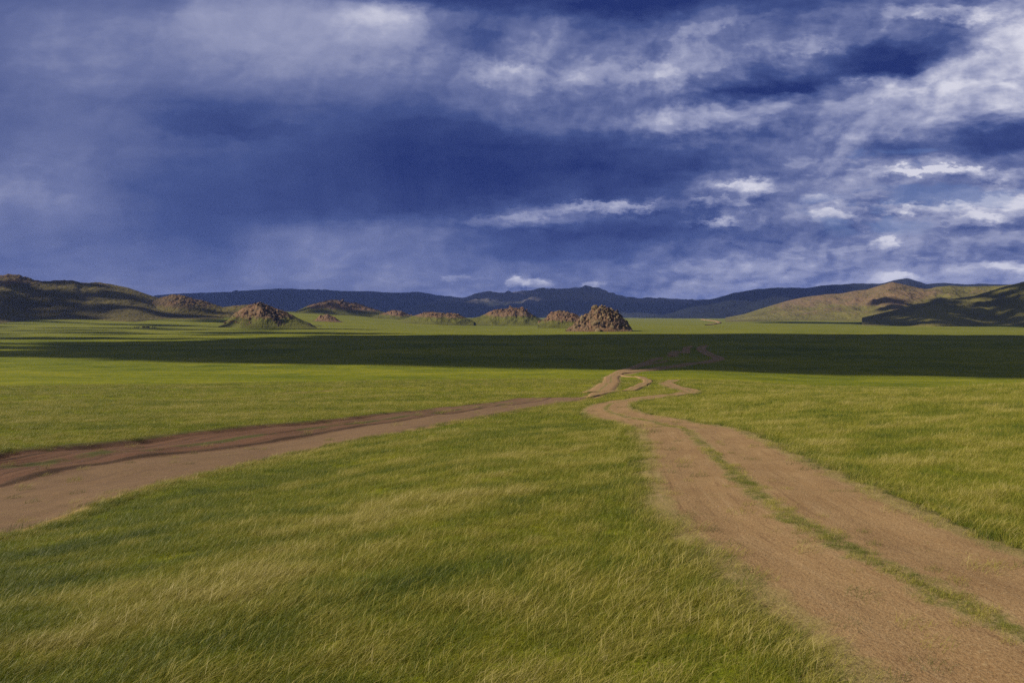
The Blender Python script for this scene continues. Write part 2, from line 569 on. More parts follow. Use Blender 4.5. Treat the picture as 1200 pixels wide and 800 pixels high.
# ------------------------------------------------------------------ ground sheet (polar grid around the viewpoint)
fa = np.linspace(R(-41), R(41), 760)
ba = np.concatenate([np.linspace(R(41), R(80), 120)[1:], np.linspace(R(80), R(280), 80)[1:-1], np.linspace(R(280), R(319), 120)[:-1]])
AZ = np.concatenate([fa, ba])
RAD = np.concatenate([[0.4, 0.8], np.exp(np.linspace(math.log(1.2), math.log(13500), 720))])
AA, RR = np.meshgrid(AZ, RAD)
gx = (np.sin(AA) * RR).ravel(); gy = (np.cos(AA) * RR).ravel()
gz = land(gx, gy)
soil = np.zeros(len(gx)); bank = np.zeros(len(gx)); dig = np.zeros(len(gx)); stony = np.zeros(len(gx))
near = np.where((np.abs(gx) < 120) & (gy > -20) & (gy < 700))[0]
X, Y = gx[near], gy[near]
dT, _ = dist_poly(X, Y, TRK)
soil[near] = np.maximum(soil[near], 0.6 * (1 - sstep(TRK_HW * 0.9, TRK_HW + 0.6, dT)))
dig[near] = np.maximum(dig[near], (0.03 + 0.0008 * Y.clip(0)) * sstep(TRK_HW * 1.25, TRK_HW * 0.85, dT))
s_, w_ = road_s(X, Y)
inr = (Y > ROAD_Y0) & (Y < ROAD_Y1)
out_n = -s_ * w_
sn = np.where(inr, np.where(s_ < 0.5, 1 - sstep(-0.3, 1.1, out_n), 0), 0) * (s_ < 1)
soil[near] = np.maximum(soil[near], sn)
bank[near] = 0.0
dig[near] = np.maximum(dig[near], np.where(inr, 0.16 * sstep(0.03, 0.12, s_) * sstep(1.09, 1.02, s_), 0))
for k, (P, hw) in BR.items():
    d, _ = dist_poly(X, Y, P)
    soil[near] = np.maximum(soil[near], 0.9 * (1 - sstep(hw * 0.5, hw * 1.7, d)))
dryland = sstep(850, 1250, np.hypot(gx, gy))
for px, hw, wgt in [([(-40, 485), (120, 475.5), (250, 466), (370, 458), (470, 451)], 0.8, 0.42), ([(960, 463), (1060, 466), (1120, 471), (1230, 481)], 1.0, 0.5),
                    ([(830, 452), (900, 459), (980, 461)], 0.8, 0.42), ([(330, 460), (360, 458.5), (385, 457.5)], 2.2, 0.75), ([(-40, 497), (80, 492), (200, 489)], 0.6, 0.3)]:
    P = catmull(world_line(px), 14)
    d, _ = dist_poly(X, Y, P)
    soil[near] = np.maximum(soil[near], wgt * (1 - sstep(hw * 0.4, hw * 2.2, d)))
stony = sstep(1350, 1750, np.hypot(gx, gy)) * sstep(-250, -700, gx) * 0.35
ground = mesh_obj('ground', np.stack([gx, gy, gz - dig], 1), grid_faces(len(RAD), len(AZ), True), M_GROUND)
add_attr(ground, 'soil', soil); add_attr(ground, 'bank', bank); add_attr(ground, 'stony', stony); add_attr(ground, 'dryland', dryland)
tag(ground, 'rolling green steppe stretching away to the distant mountains', 'grassland', kind='structure')


# ------------------------------------------------------------------ track sheets
def ribbon(name, left, right, mat, nacross, lift, ragged, label, cat='dirt track'):
    n = len(left)
    t = np.linspace(0, 1, nacross)
    V = left[:, None, :] * (1 - t)[None, :, None] + right[:, None, :] * t[None, :, None]
    x, y = V[..., 0], V[..., 1]
    r = np.hypot(x, y)
    z = land(x, y)
    edge = np.minimum(t, 1 - t)[None, :] * 2
    rag = ragged * fbm(x / 0.9, y / 0.9, 4, 91)
    prof = sstep(0.0, 0.22, edge + rag)
    z = z + (lift + 0.0007 * r) * (prof * 1.35 - 0.35) - 0.02 * (1 - prof)
    if name == 'dirt_track' and nacross > 20:
        rut = np.exp(-((t - 0.30) / 0.08) ** 2) + np.exp(-((t - 0.68) / 0.08) ** 2)
        z = z - 0.014 * rut[None, :] + 0.02
    o = mesh_obj(name, np.stack([x, y, z], -1).reshape(-1, 3), grid_faces(n, nacross), mat)
    add_attr(o, 'across', np.broadcast_to((t * WEXT if name == 'dirt_road' else ((t - 0.5) * TRK_EXT + 0.5 if nacross == 64 else t))[None, :], x.shape))
    mid = 0.5 * (left + right)
    along = np.r_[0, np.cumsum(np.linalg.norm(np.diff(mid, axis=0), axis=1))]
    add_attr(o, 'along', np.broadcast_to(along[:, None], x.shape))
    tag(o, label, cat, kind='structure')
    return o


def offset_line(P, hw, taper=0):
    if taper:
        i = np.arange(len(P)); hw = (hw * (0.12 + 0.88 * sstep(0, taper, np.minimum(i, len(P) - 1 - i))))[:, None]
    d = np.gradient(P, axis=0)
    d /= np.linalg.norm(d, axis=1)[:, None] + 1e-9
    nrm = np.stack([-d[:, 1], d[:, 0]], 1)
    return P + nrm * hw, P - nrm * hw


# resample the right track evenly
def resample(P, step0, grow):
    seg = np.r_[0, np.cumsum(np.linalg.norm(np.diff(P, axis=0), axis=1))]
    s = [0.0]
    while s[-1] < seg[-1]:
        q = np.array([np.interp(s[-1], seg, P[:, 0]), np.interp(s[-1], seg, P[:, 1])])
        s.append(s[-1] + step0 + grow * max(np.linalg.norm(q) - 10, 0))
    s = np.minimum(np.array(s), seg[-1])
    return np.stack([np.interp(s, seg, P[:, 0]), np.interp(s, seg, P[:, 1])], 1)


T2 = resample(TRK, 0.12, 0.006)
k5 = np.hanning(9); k5 /= k5.sum()
for _ in range(2):
    T2 = np.stack([np.convolve(np.pad(T2[:, i], 4, mode='edge'), k5, 'valid') for i in range(2)], 1)
TRK_EXT = 1.42
l, r_ = offset_line(T2, TRK_HW * TRK_EXT)
ribbon('dirt_track', l, r_, M_PALE, 64, 0.03, 0.25, 'pale sandy two-wheel track winding off between the grass on the right')
WEXT = 1.16
ys = np.concatenate([np.arange(ROAD_Y0, 45, 0.2), np.arange(45, ROAD_Y1, 0.8)])
l = np.stack([edge_x(nearE, ys), ys], 1); r_ = np.stack([edge_x(farE, ys), ys], 1)
WEXT = 1.16
r_ = l + (r_ - l) * WEXT
ribbon('dirt_road', l, r_, M_WIDE, 120, 0.03, 0.10, 'wide rutted reddish dirt road running up from the lower left', 'dirt road')
br_lab = {'loop': 'thin pale loop of track bending right where the wide road ends',
          'stem': 'reddish road stem climbing from the wide road into the shaded valley',
          'east': 'long brown track swinging right through the cloud shadow',
          'twist': 'short pale side track beside the road fork in the shade',
          'patch': 'bare reddish scars in the shaded grass left of the far track bend',
          }
for k, (P, hw) in BR.items():
    Pr = resample(P, 1.2, 0.004)
    l, r_ = offset_line(Pr, hw, 7)
    ribbon('dirt_track', l, r_, M_PALE, 10, 0.10, 0.2, br_lab[k])
l, r_ = offset_line(resample(far_trail, 6, 0.0), 5.0)
ribbon('dirt_track', l, r_, M_PALE, 6, 0.2, 0.1, 'pale far-off trail crossing sunlit meadow below the right-hand hills')


# ------------------------------------------------------------------ hills and mountains
def hill(name, sky, dist, wfront, wback, mat, label, cat, nu=420, nr=110, rough=0.12, fscale=60., seed=0, gully=0.15,
         power=1.3, rockbias=0.0, kind='structure', base=None, crag=0.0, cragscale=9.0, top_rock=0.35):
    """a ridge whose crest is given as (photo column, photo row); dist = metres to the crest (number or [(u, d)])"""
    sky = np.array(sky, float)
    u = np.linspace(sky[0, 0], sky[-1, 0], nu)
    sv = np.interp(u, sky[:, 0], sky[:, 1])
    k = max(3, nu // 90) | 1
    kk = np.hanning(k + 2)[1:-1]; kk /= kk.sum()
    sv = np.convolve(np.pad(sv, k // 2, mode='edge'), kk, 'valid')
    if np.isscalar(dist): D = np.full(nu, float(dist))
    else:
        dd = np.array(dist, float); D = np.interp(u, dd[:, 0], dd[:, 1])
    D = D * (1 + 0.02 * perlin(u / 90., u * 0, seed + 3))
    cx = (u - 600) / F * D; cy = D
    top = EYE + (HZ - sv) / F * D
    q = np.concatenate([-np.linspace(1, 0, nr // 3 + 1)[:-1], np.linspace(0, 1, nr - nr // 3)])   # -1 back .. 0 crest .. 1 front
    q = q[::-1]
    az = np.arctan2(cx, cy)
    off = np.where(q > 0, -q * wfront, -q * wback)
    wv = 1 + 0.25 * perlin(u / 70., u * 0 + 5, seed + 9)
    Rr = np.hypot(cx, cy)[None, :] + off[:, None] * wv[None, :]
    x = np.sin(az)[None, :] * Rr; y = np.cos(az)[None, :] * Rr
    b = land(x, y)
    if base is not None: b = np.minimum(b, base)
    hgt = np.maximum(top[None, :] - b, 0.0)
    aq = np.abs(q)[:, None]
    prof = np.clip(1 - aq, 0, 1) ** power
    prof = prof * (1 - 0.0)
    # gullies run down-slope: noise stretched along the radius
    gl = ridged(x / fscale, y / (fscale * 1.8), 4, seed) 
    n2 = fbm(x / (fscale * 0.35), y / (fscale * 0.35), 4, seed + 40)
    mid = np.sin(np.clip(aq, 0, 1) * math.pi) ** 0.8
    z = b + hgt * prof + hgt * (gully * gl * mid + rough * n2 * np.clip(prof * (0.15 + mid), 0, 1))
    rockf = (z - b) / (hgt.max() + 1e-6)
    if crag > 0:
        cr = ridged(x / cragscale, y / cragscale, 4, seed + 60, 0.6)
        m = sstep(top_rock, top_rock + 0.3, rockf + 0.2 * n2)
        z = z + crag * cr * m
    z = z - 2.5 * (aq > 0.985) - 0.02
    o = mesh_obj(name, np.stack([x, y, z], -1).reshape(-1, 3), grid_faces(nr + 0, nu)[:, ::-1], mat)
    if callable(rockbias): rockbias = rockbias(u)[None, :]
    rk = sstep(top_rock - 0.2, top_rock + 0.3, rockf) * 0.7 + 0.25 * gl * mid + rockbias
    add_attr(o, 'rock', rk)
    tag(o, label, cat, kind=kind)
    return o, (x, y, z, rockf)


M_HLEFT = mat_hill('left_hill', (0.068, 0.056, 0.016), (0.090, 0.056, 0.028), (0.055, 0.042, 0.022), 1.0, 0.55, dark=(0.02, 0.016, 0.014))
M_HRIGHT = mat_hill('right_hill', (0.098, 0.088, 0.024), (0.130, 0.086, 0.046), (0.105, 0.080, 0.036), 0.6, 0.50, dark=(0.075, 0.055, 0.030))
M_FAR = mat_hill('far_range', (0.016, 0.018, 0.014), (0.075, 0.066, 0.056), (0.040, 0.037, 0.032), 0.15, 0.58, dark=(0.010, 0.011, 0.011), bdist=4)  # paler streaks put sunlit spurs into the rock colour
M_FARDARK = mat_hill('dark_range', (0.008, 0.010, 0.008), (0.011, 0.012, 0.010), (0.006, 0.008, 0.007), 0.2, 0.6, dark=(0.005, 0.006, 0.006), bdist=4)  # nearly black, almost even tone over each range

# far ranges
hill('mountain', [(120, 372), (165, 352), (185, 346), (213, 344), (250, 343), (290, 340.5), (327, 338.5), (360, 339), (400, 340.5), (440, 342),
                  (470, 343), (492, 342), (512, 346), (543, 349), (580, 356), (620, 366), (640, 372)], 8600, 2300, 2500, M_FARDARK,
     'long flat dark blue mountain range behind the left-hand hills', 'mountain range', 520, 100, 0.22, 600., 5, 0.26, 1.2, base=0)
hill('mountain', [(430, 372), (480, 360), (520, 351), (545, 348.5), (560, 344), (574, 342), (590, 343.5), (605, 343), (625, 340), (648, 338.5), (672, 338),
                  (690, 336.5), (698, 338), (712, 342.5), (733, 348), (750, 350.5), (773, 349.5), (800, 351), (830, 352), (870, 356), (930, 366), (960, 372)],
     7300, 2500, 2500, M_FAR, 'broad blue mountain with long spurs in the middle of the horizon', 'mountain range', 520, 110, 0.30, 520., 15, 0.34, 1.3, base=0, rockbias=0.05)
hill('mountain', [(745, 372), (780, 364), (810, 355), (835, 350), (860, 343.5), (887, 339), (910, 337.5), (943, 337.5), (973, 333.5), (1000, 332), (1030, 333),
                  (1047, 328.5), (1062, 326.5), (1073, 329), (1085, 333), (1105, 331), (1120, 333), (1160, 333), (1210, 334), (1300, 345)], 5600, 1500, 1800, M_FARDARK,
     'dark blue range with a small peak behind the right-hand hills', 'mountain range', 520, 100, 0.22, 450., 25, 0.26, 1.25, base=0)

# left rocky hill
hill('hill', [(-330, 330), (-200, 318), (-90, 326), (-30, 326), (0, 324), (10, 322.3), (22, 322.5), (38, 328), (52, 330), (75, 329), (88, 329), (96, 332), (112, 331), (130, 333),
              (150, 337), (165, 342), (180, 347), (195, 352), (225, 358), (245, 362), (262, 368)], [(-330, 1500), (0, 1750), (180, 1900), (262, 2000)], 430, 350, M_HLEFT,
     'long craggy brown hill with dark rock along its crest at far left', 'hill', 620, 150, 0.09, 70., 33, 0.07, 1.55, crag=5.0, cragscale=20., top_rock=0.52, rockbias=0.05)
hill('hill', [(168, 362), (180, 353), (192, 348.5), (205, 345.5), (215, 347), (226, 350), (238, 352.5), (250, 356), (262, 360), (275, 358), (290, 357), (305, 362), (320, 370)],
     1780, 120, 130, M_HLEFT, 'low red-brown rocky knoll at the right end of the left hill', 'hill', 300, 80, 0.12, 30., 35, 0.10, 1.4, crag=3.0, cragscale=12., top_rock=0.4, rockbias=0.2)

# right hills
hill('hill', [(850, 372), (872, 368), (900, 359), (918, 353.5), (930, 350.5), (950, 347), (965, 345), (985, 344), (1000, 341), (1015, 339.5), (1030, 334.5), (1044, 331), (1056, 333),
              (1070, 336.5), (1085, 339), (1096, 336.5), (1112, 334.5), (1130, 336), (1150, 335.5), (1175, 334.5), (1187, 333), (1210, 332), (1260, 330), (1330, 328), (1500, 340)],
     [(850, 3000), (1040, 2900), (1200, 2700), (1500, 2500)], 620, 700, M_HRIGHT, 'sunlit tan and green hills rising to a point on the right', 'hill', 560, 130, 0.15, 170., 45, 0.13, 1.25,
     top_rock=0.4, rockbias=lambda u: np.interp(u, [860, 940, 1060, 1090, 1110], [0.1, 0.32, 0.3, -0.2, -0.4]))
hill('hill', [(1010, 372), (1040, 365), (1075, 357), (1090, 353), (1115, 350), (1140, 347), (1160, 341), (1180, 334.5), (1200, 330), (1240, 323), (1290, 318), (1400, 322), (1600, 345)],
     [(1010, 2100), (1600, 2000)], 520, 450, M_HRIGHT, 'dark green hill in cloud shadow at the far right edge', 'hill', 420, 110, 0.14, 120., 55, 0.16, 1.45, top_rock=0.9, rockbias=-0.4)

# ------------------------------------------------------------------ rocky mounds out on the plain
M_RED = mat_rock('red_granite', (0.165, 0.085, 0.045), (0.120, 0.075, 0.042), (0.12, 0.098, 0.048))
M_TAN = mat_rock('tan_granite', (0.165, 0.115, 0.060), (0.115, 0.085, 0.048), (0.125, 0.11, 0.055))
M_DK = mat_rock('dark_and_shaded_granite', (0.030, 0.024, 0.018), (0.055, 0.036, 0.026), (0.04, 0.04, 0.022))  # dark rock; also colours the steep mound's shaded side
M_SHADED = mat_rock('shaded_granite', (0.095, 0.062, 0.046), (0.075, 0.060, 0.040), (0.06, 0.058, 0.03))  # granite darkened to stand in for cloud shade on the ridge
M_MOUNDG = mat_hill('mound_turf', (0.072, 0.072, 0.015), (0.135, 0.080, 0.045), (0.105, 0.072, 0.040), 3.0, 0.5)


def rock_verts(seed, sub=2):
    bm = bmesh.new()
    bmesh.ops.create_icosphere(bm, subdivisions=sub, radius=1.0)
    rs = np.random.default_rng(seed)
    V = np.array([v.co[:] for v in bm.verts])
    # chop with random planes for angular faces
    for _ in range(9):
        nrm = rs.normal(size=3); nrm /= np.linalg.norm(nrm)
        dd = 0.55 + 0.35 * rs.random()
        s = V @ nrm
        V = np.where((s > dd)[:, None], V - (s - dd)[:, None] * nrm[None], V)
    Fc = np.array([[v.index for v in f.verts] for f in bm.faces])
    bm.free()
    return V, Fc


ROCKS = [rock_verts(100 + i) for i in range(10)]


def boulder_soup(name, pts, sizes, mat, parent=None, seed=0, flat=0.8):
    rs = np.random.default_rng(seed)
    Vs, Fs, o = [], [], 0
    for (p, s) in zip(pts, sizes):
        V, Fc = ROCKS[rs.integers(len(ROCKS))]
        a = rs.random() * 6.283
        M = np.array([[math.cos(a), -math.sin(a), 0], [math.sin(a), math.cos(a), 0], [0, 0, 1]])
        sc = np.array([s * rs.uniform(0.6, 1.8), s * rs.uniform(0.45, 1.1), s * flat * rs.uniform(0.6, 1.8)])
        tl = rs.normal(0, 0.35, 2)
        W = (V * sc) @ M.T
        W[:, 2] += W[:, 0] * tl[0] + W[:, 1] * tl[1]
        Vs.append(W + np.asarray(p)); Fs.append(Fc + o); o += len(V)
    return mesh_obj(name, np.vstack(Vs), np.vstack(Fs), mat, parent, smooth=False)


def mound(sky, dist, wf, wb, label, mats, n_rock, rsize, seed, region=None, rough=0.2, crag=2.0, power=1.0, nu=200, nr=70, top_rock=0.2, rockbias=0.1, dark=None):
    """a rocky knoll: turf body with outcropping boulders, under an Empty at its foot"""
    body, (x, y, z, rf) = hill('body', sky, dist, wf, wb, M_MOUNDG, None, None, nu, nr, rough, wf * 0.5, seed, 0.12, power, rockbias,
                               None, None, crag, wf * 0.12, top_rock)
    root = bpy.data.objects.new('rocky_mound', None); COL.objects.link(root)
    us = np.array(sky, float); uc = 0.5 * (us[0, 0] + us[-1, 0])
    dd = dist if np.isscalar(dist) else dist[0][1]
    root.location = ((uc - 600) / F * dd, dd, float(land((uc - 600) / F * dd, dd)))
    for o in (body,):
        o.data.transform(__import__('mathutils').Matrix.Translation(-root.location)); o.parent = root
    rs = np.random.default_rng(seed)

    def scatter(nm, mat, cnt, size, cond):
        w = cond.ravel().astype(float) * np.clip(rf.ravel(), 0, 1) ** 0.3
        if w.sum() == 0: return
        idx = rs.choice(len(w), cnt, p=w / w.sum())
        p = np.stack([x.ravel()[idx], y.ravel()[idx], z.ravel()[idx] ], 1) + rs.normal(0, 0.6, (cnt, 3)) * [1, 1, 0.3]
        s = size * np.exp(rs.normal(-0.6, 0.7, cnt)).clip(0.25, 2.4)
        p[:, 2] -= 0.45 * s
        o = boulder_soup(nm, p, s, mat, None, seed)
        o.data.transform(__import__('mathutils').Matrix.Translation(-root.location)); o.parent = root
    uu = 600 + F * x / y
    crest = rf > 0.02
    if region is None: region = lambda u, f: crest
    scatter('boulders', mats[0], n_rock, rsize, crest & region(uu, rf))
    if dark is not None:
        scatter('dark_and_shaded_crag', mats[1], dark[0], dark[1], crest & dark[2](uu, rf))
    for ch in [c for c in COL.objects if c.parent == root and c.name.split('.')[0] in ('boulders', 'dark_and_shaded_crag')]: ch['kind'] = 'stuff'
    tag(root, label, 'rocky mound', 'rocky mounds on the plain')
    return root


# steep boulder mound, right of centre
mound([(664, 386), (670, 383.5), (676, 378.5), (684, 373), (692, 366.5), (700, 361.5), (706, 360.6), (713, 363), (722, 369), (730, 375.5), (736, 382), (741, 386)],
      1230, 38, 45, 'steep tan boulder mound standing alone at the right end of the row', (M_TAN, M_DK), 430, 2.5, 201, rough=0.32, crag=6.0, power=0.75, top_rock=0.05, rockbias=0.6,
      dark=(120, 2.4, lambda u, f: (u > 704) & (f > 0.15)))  # dark rocks on the right half stand in for its shaded side
mound([(630, 378), (640, 373), (646, 367), (654, 364.5), (662, 364.8), (672, 368), (684, 373), (692, 378)], 1500, 60, 60,
      'small reddish rocky mound just behind and left of the steep boulder mound', (M_RED, M_DK), 300, 1.8, 202, rough=0.15, crag=2.5, power=1.1, top_rock=0.4, rockbias=0.1,
      region=lambda u, f: (u < 676) & (f > 0.3), dark=(30, 2.0, lambda u, f: (u > 652) & (u < 664)))
mound([(545, 374), (562, 371), (572, 366.5), (580, 363.5), (592, 362.5), (600, 360.5), (606, 362), (612, 361), (620, 366), (632, 373), (640, 377)], 1750, 80, 80,
      'broad red-brown mound with a broken rocky crest left of the steep boulder mound', (M_RED, M_DK), 260, 1.8, 203, rough=0.15, crag=2.0, power=1.25, top_rock=0.5, rockbias=0.1,
      region=lambda u, f: f > 0.68, dark=(60, 2.4, lambda u, f: (f > 0.75)))
mound([(470, 376), (484, 370), (496, 367), (505, 365.5), (512, 366), (522, 367.3), (534, 367), (542, 370.5), (555, 376)], 1700, 60, 70,
      'very low reddish mound with dark rocks in the middle of the meadow', (M_RED, M_DK), 110, 1.8, 204, rough=0.12, crag=1.0, power=1.3, top_rock=0.5, rockbias=0.0,
      region=lambda u, f: f > 0.7, dark=(40, 2.4, lambda u, f: (u > 502) & (u < 532) & (f > 0.7)))
mound([(330, 372), (345, 366), (362, 357.5), (375, 355), (388, 351.5), (396, 352), (408, 355), (422, 357), (436, 361.5), (452, 366), (470, 372)], 2100, 110, 120,
      'dusky ridge toned for cloud shade, with several rocky tops behind the green-backed mound', (M_SHADED, M_DK), 220, 2.4, 205, rough=0.25, crag=3.0, power=1.3, top_rock=0.4, rockbias=0.2,
      region=lambda u, f: f > 0.6)
mound([(430, 373), (446, 368), (462, 363.5), (470, 365), (480, 369), (495, 373)], 1950, 60, 70,
      'small brown knoll with dark top left of the low reddish mound', (M_RED, M_DK), 90, 2.2, 206, rough=0.15, crag=2.0, power=1.2, top_rock=0.4, rockbias=0.1,
      region=lambda u, f: f > 0.4, dark=(30, 2.2, lambda u, f: f > 0.6))
mound([(366, 378), (374, 371), (384, 368.5), (392, 372), (402, 378)], 1600, 40, 40,
      'little heap of pinkish rock at the foot of the dusky ridge', (M_RED, M_DK), 120, 1.7, 207, rough=0.2, crag=2.0, power=0.9, top_rock=0.15, rockbias=0.5)
# green-backed mound on the left: red face, dark crag down the middle, turf to the right
mound([(256, 381), (266, 376), (276, 367), (286, 361), (296, 357), (305, 353.8), (311, 357), (322, 361.5), (335, 366), (350, 373), (362, 378), (372, 384), (377, 387)],
      1330, 60, 60, 'green-backed mound with a red rocky face and dark crag, left of centre', (M_RED, M_DK), 420, 1.3, 208, rough=0.15, crag=2.2, power=0.9, top_rock=0.3, rockbias=0.0,
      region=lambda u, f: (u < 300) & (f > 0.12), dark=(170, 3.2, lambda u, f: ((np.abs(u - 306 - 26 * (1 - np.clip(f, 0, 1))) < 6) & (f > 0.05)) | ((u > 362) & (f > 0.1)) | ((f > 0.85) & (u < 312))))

# low dark rocks lying in the meadow
for i, (u, v, s, lab) in enumerate([(160, 384, 2.0, 'small dark rock left of the two longer rocks in the left meadow'),
                                    (171, 384, 3.0, 'long low dark rock between two smaller ones in the left meadow'),
                                    (181, 384.2, 2.2, 'dark rock at the right end of three rocks in the left meadow'),
                                    (377, 386, 1.6, 'lone dark boulder at the right foot of the green-backed mound')]):
    px, py = hit(u, v, land)
    z0 = float(land(px, py))
    pts = [(dx, rng.normal(0, 1.0), 0.2) for dx in (np.linspace(-3.2, 3.2, 5) * s / 2 if i != 3 else [0.0, 0.9])]
    o = boulder_soup('rock', pts, [s * 0.62 * (0.8 + 0.4 * rng.random()) for _ in pts], M_DK, None, 300 + i, 0.75)
    o.location = (px, py, z0)
    tag(o, lab, 'rock', 'dark rocks lying in the meadow')

# ------------------------------------------------------------------ clouds whose shadows lie on the land (high over the left, towards the sun)
mc, n = material('cloud_vapour')
df = n.new('ShaderNodeBsdfDiffuse'); df.inputs['Color'].default_value = (0.86, 0.86, 0.88, 1)
tl = n.new('ShaderNodeBsdfTranslucent'); tl.inputs['Color'].default_value = (0.8, 0.8, 0.84, 1)
mx = n.new('ShaderNodeMixShader'); mx.inputs[0].default_value = 0.06
n.t.links.new(df.outputs[0], mx.inputs[1]); n.t.links.new(tl.outputs[0], mx.inputs[2]); n.out(mx.outputs[0])
ico = bmesh.new(); bmesh.ops.create_icosphere(ico, subdivisions=3, radius=1.0)
ICO_V = np.array([v.co[:] for v in ico.verts]); ICO_F = np.array([[v.index for v in f.verts] for f in ico.faces]); ico.free()


def cloud(name, alt, puffs, label):
    """puffs: (x, y, rx, ry, rz) of the patch each puff shades on the plain; lifted to height alt along the sun"""
    Vs, Fs, o = [], [], 0
    k = alt / SUN_DIR[2]
    sh = SUN_DIR * k
    for (x, y, rx, ry, rz) in puffs:
        V = ICO_V.copy()
        d = 1 + 0.16 * fbm(V[:, 0] * 2 + x * 0.013, V[:, 1] * 2 + V[:, 2] * 1.7 + y * 0.017, 3, 5)
        V = V * d[:, None]
        V[:, 2] = np.where(V[:, 2] < 0, V[:, 2] * 0.4, V[:, 2])
        V = V * np.array([rx, ry, rz]) + np.array([x + sh[0], y + sh[1], alt])
        Vs.append(V); Fs.append(ICO_F + o); o += len(V)
    ob = mesh_obj(name, np.vstack(Vs), np.vstack(Fs), mc)
    tag(ob, label, 'cloud', kind='structure')
    return ob


def near_edge(u):   # photo row where the shaded band begins
    return np.interp(u, [-400, 0, 200, 400, 600, 700, 800, 1000, 1200, 1500], [416, 420, 425, 430, 436, 438.5, 441, 444, 446, 448])


def far_edge(u):
    return np.interp(u, [-400, 0, 150, 300, 450, 600, 800, 1000, 1200, 1500], [405, 402, 400, 397, 393, 392.3, 391, 391.5, 393, 395])


def flat_pt(u, v, h=27.5):
    Y = h * F / (v - HZ)
    return (u - 600) / F * Y, Y


rs = np.random.default_rng(55)
puffs = []
for u in np.arange(430, 1900, 14.0):
    y0 = flat_pt(u, near_edge(u))[1]; y1 = flat_pt(u, far_edge(u))[1]
    for (yy, rim) in ((y0, +1), (y1, -1)):
        ry = (14 + 12 * rs.random()) if rim > 0 else (30 + 20 * rs.random())
        xx = (u - 600) / F * (yy + rim * ry)
        puffs.append((xx, yy + rim * (ry * 0.95 + (rs.random() - 0.35) * (16 if rim > 0 else 45)), (22 if rim > 0 else 34), ry, ry * 0.9))
    yy = y0 + 28
    while yy < y1 - 40:
        ry = min(26 + 0.05 * (yy - y0) + 16 * rs.random(), 0.5 * (y1 - yy) + 15)
        xx = (u - 600) / F * (yy + ry)
        puffs.append((xx, yy + ry * 0.7, 24 + 0.018 * yy, ry, ry * 0.9))
        yy += ry * 1.05
# towards the left the bank frays into small separate puffs, so its shade thins out
for _ in range(1700):
    u = rs.uniform(-420, 470)
    v0 = near_edge(u); v1 = far_edge(u)
    t = rs.random()
    v = v0 + (v1 - v0) * t
    x, y = flat_pt(u, v)
    left = np.interp(u, [-420, 0, 200, 330, 470], [0.0, 0.0, 0.25, 0.7, 1.0])
    streak = 0.5 + 0.9 * perlin(u / 260.0, v / 3.2, 9)
    pr = np.clip(left + (1 - left) * (0.34 * streak * np.interp(t, [0, 0.15, 0.6, 1], [1.25, 1.1, 0.7, 0.15])), 0, 1)
    if rs.random() > pr: continue
    rr = rs.uniform(7, 12) * (1 + 0.6 * left) * (1 + 0.7 * t)
    puffs.append((x, y + (rr if t < 0.06 else 0), rr * rs.uniform(1.5, 3.0), rr, rr * 0.8))
cloud('cloud', 1250, puffs, 'long cumulus bank high over the left, shading the middle of the valley')
# thin streaks of shade on the meadow beyond
st = []
for (u0, u1, v, wv) in [(228, 470, 391.2, 0.9), (300, 430, 387.8, 0.5), (-60, 45, 384.5, 0.8), (-40, 210, 397, 1.0), (905, 955, 379.2, 0.9), (320, 470, 376, 0.5)]:
    for u in np.arange(u0, u1, 7):
        x, y = flat_pt(u, v); ya = flat_pt(u, v + wv)[1]; yb = flat_pt(u, v - wv)[1]
        e = math.sin(math.pi * (u - u0 + 4) / (u1 - u0 + 8)) ** 0.5
        ry = 0.5 * (yb - ya) * e
        st.append((x, y, 14 + 0.004 * y, max(ry, 8), max(ry * 0.6, 8)))
cloud('cloud', 1400, st, 'thin scraps of cloud high over the left, drawing narrow shadow streaks on the meadow')
# over the slope of the left-hand hill and the dusky ridge
lp = []
for _ in range(700):
    if rs.random() < 0.93:
        u = rs.uniform(-330, 185); q = rs.random()
        D = np.interp(u, [-330, 0, 180], [1500, 1750, 1900]); Yd = D - 60 - 250 * q
        z = 75 * (1 - q) ** 1.3
        if rs.random() < 0.75: continue
    else:
        u = rs.uniform(335, 480); Yd = rs.uniform(1990, 2150); z = 28
    x = (u - 600) / F * Yd - SUN_DIR[0] / SUN_DIR[2] * z
    rr = rs.uniform(11, 22)
    lp.append((x, Yd - SUN_DIR[1] / SUN_DIR[2] * z, rr * 1.4, rr, rr * 0.8))
for _ in range(230):
    x, y = flat_pt(rs.uniform(-260, 330), 371 + 22 * rs.random() ** 1.3, 24.0)
    rr = rs.uniform(10, 20) * (y / 1200)
    lp.append((x, y, rr * 2.2, rr, rr * 0.8))
cloud('cloud', 1600, lp, 'broken cloud far out to the left, dimming the slope of the craggy left hill')
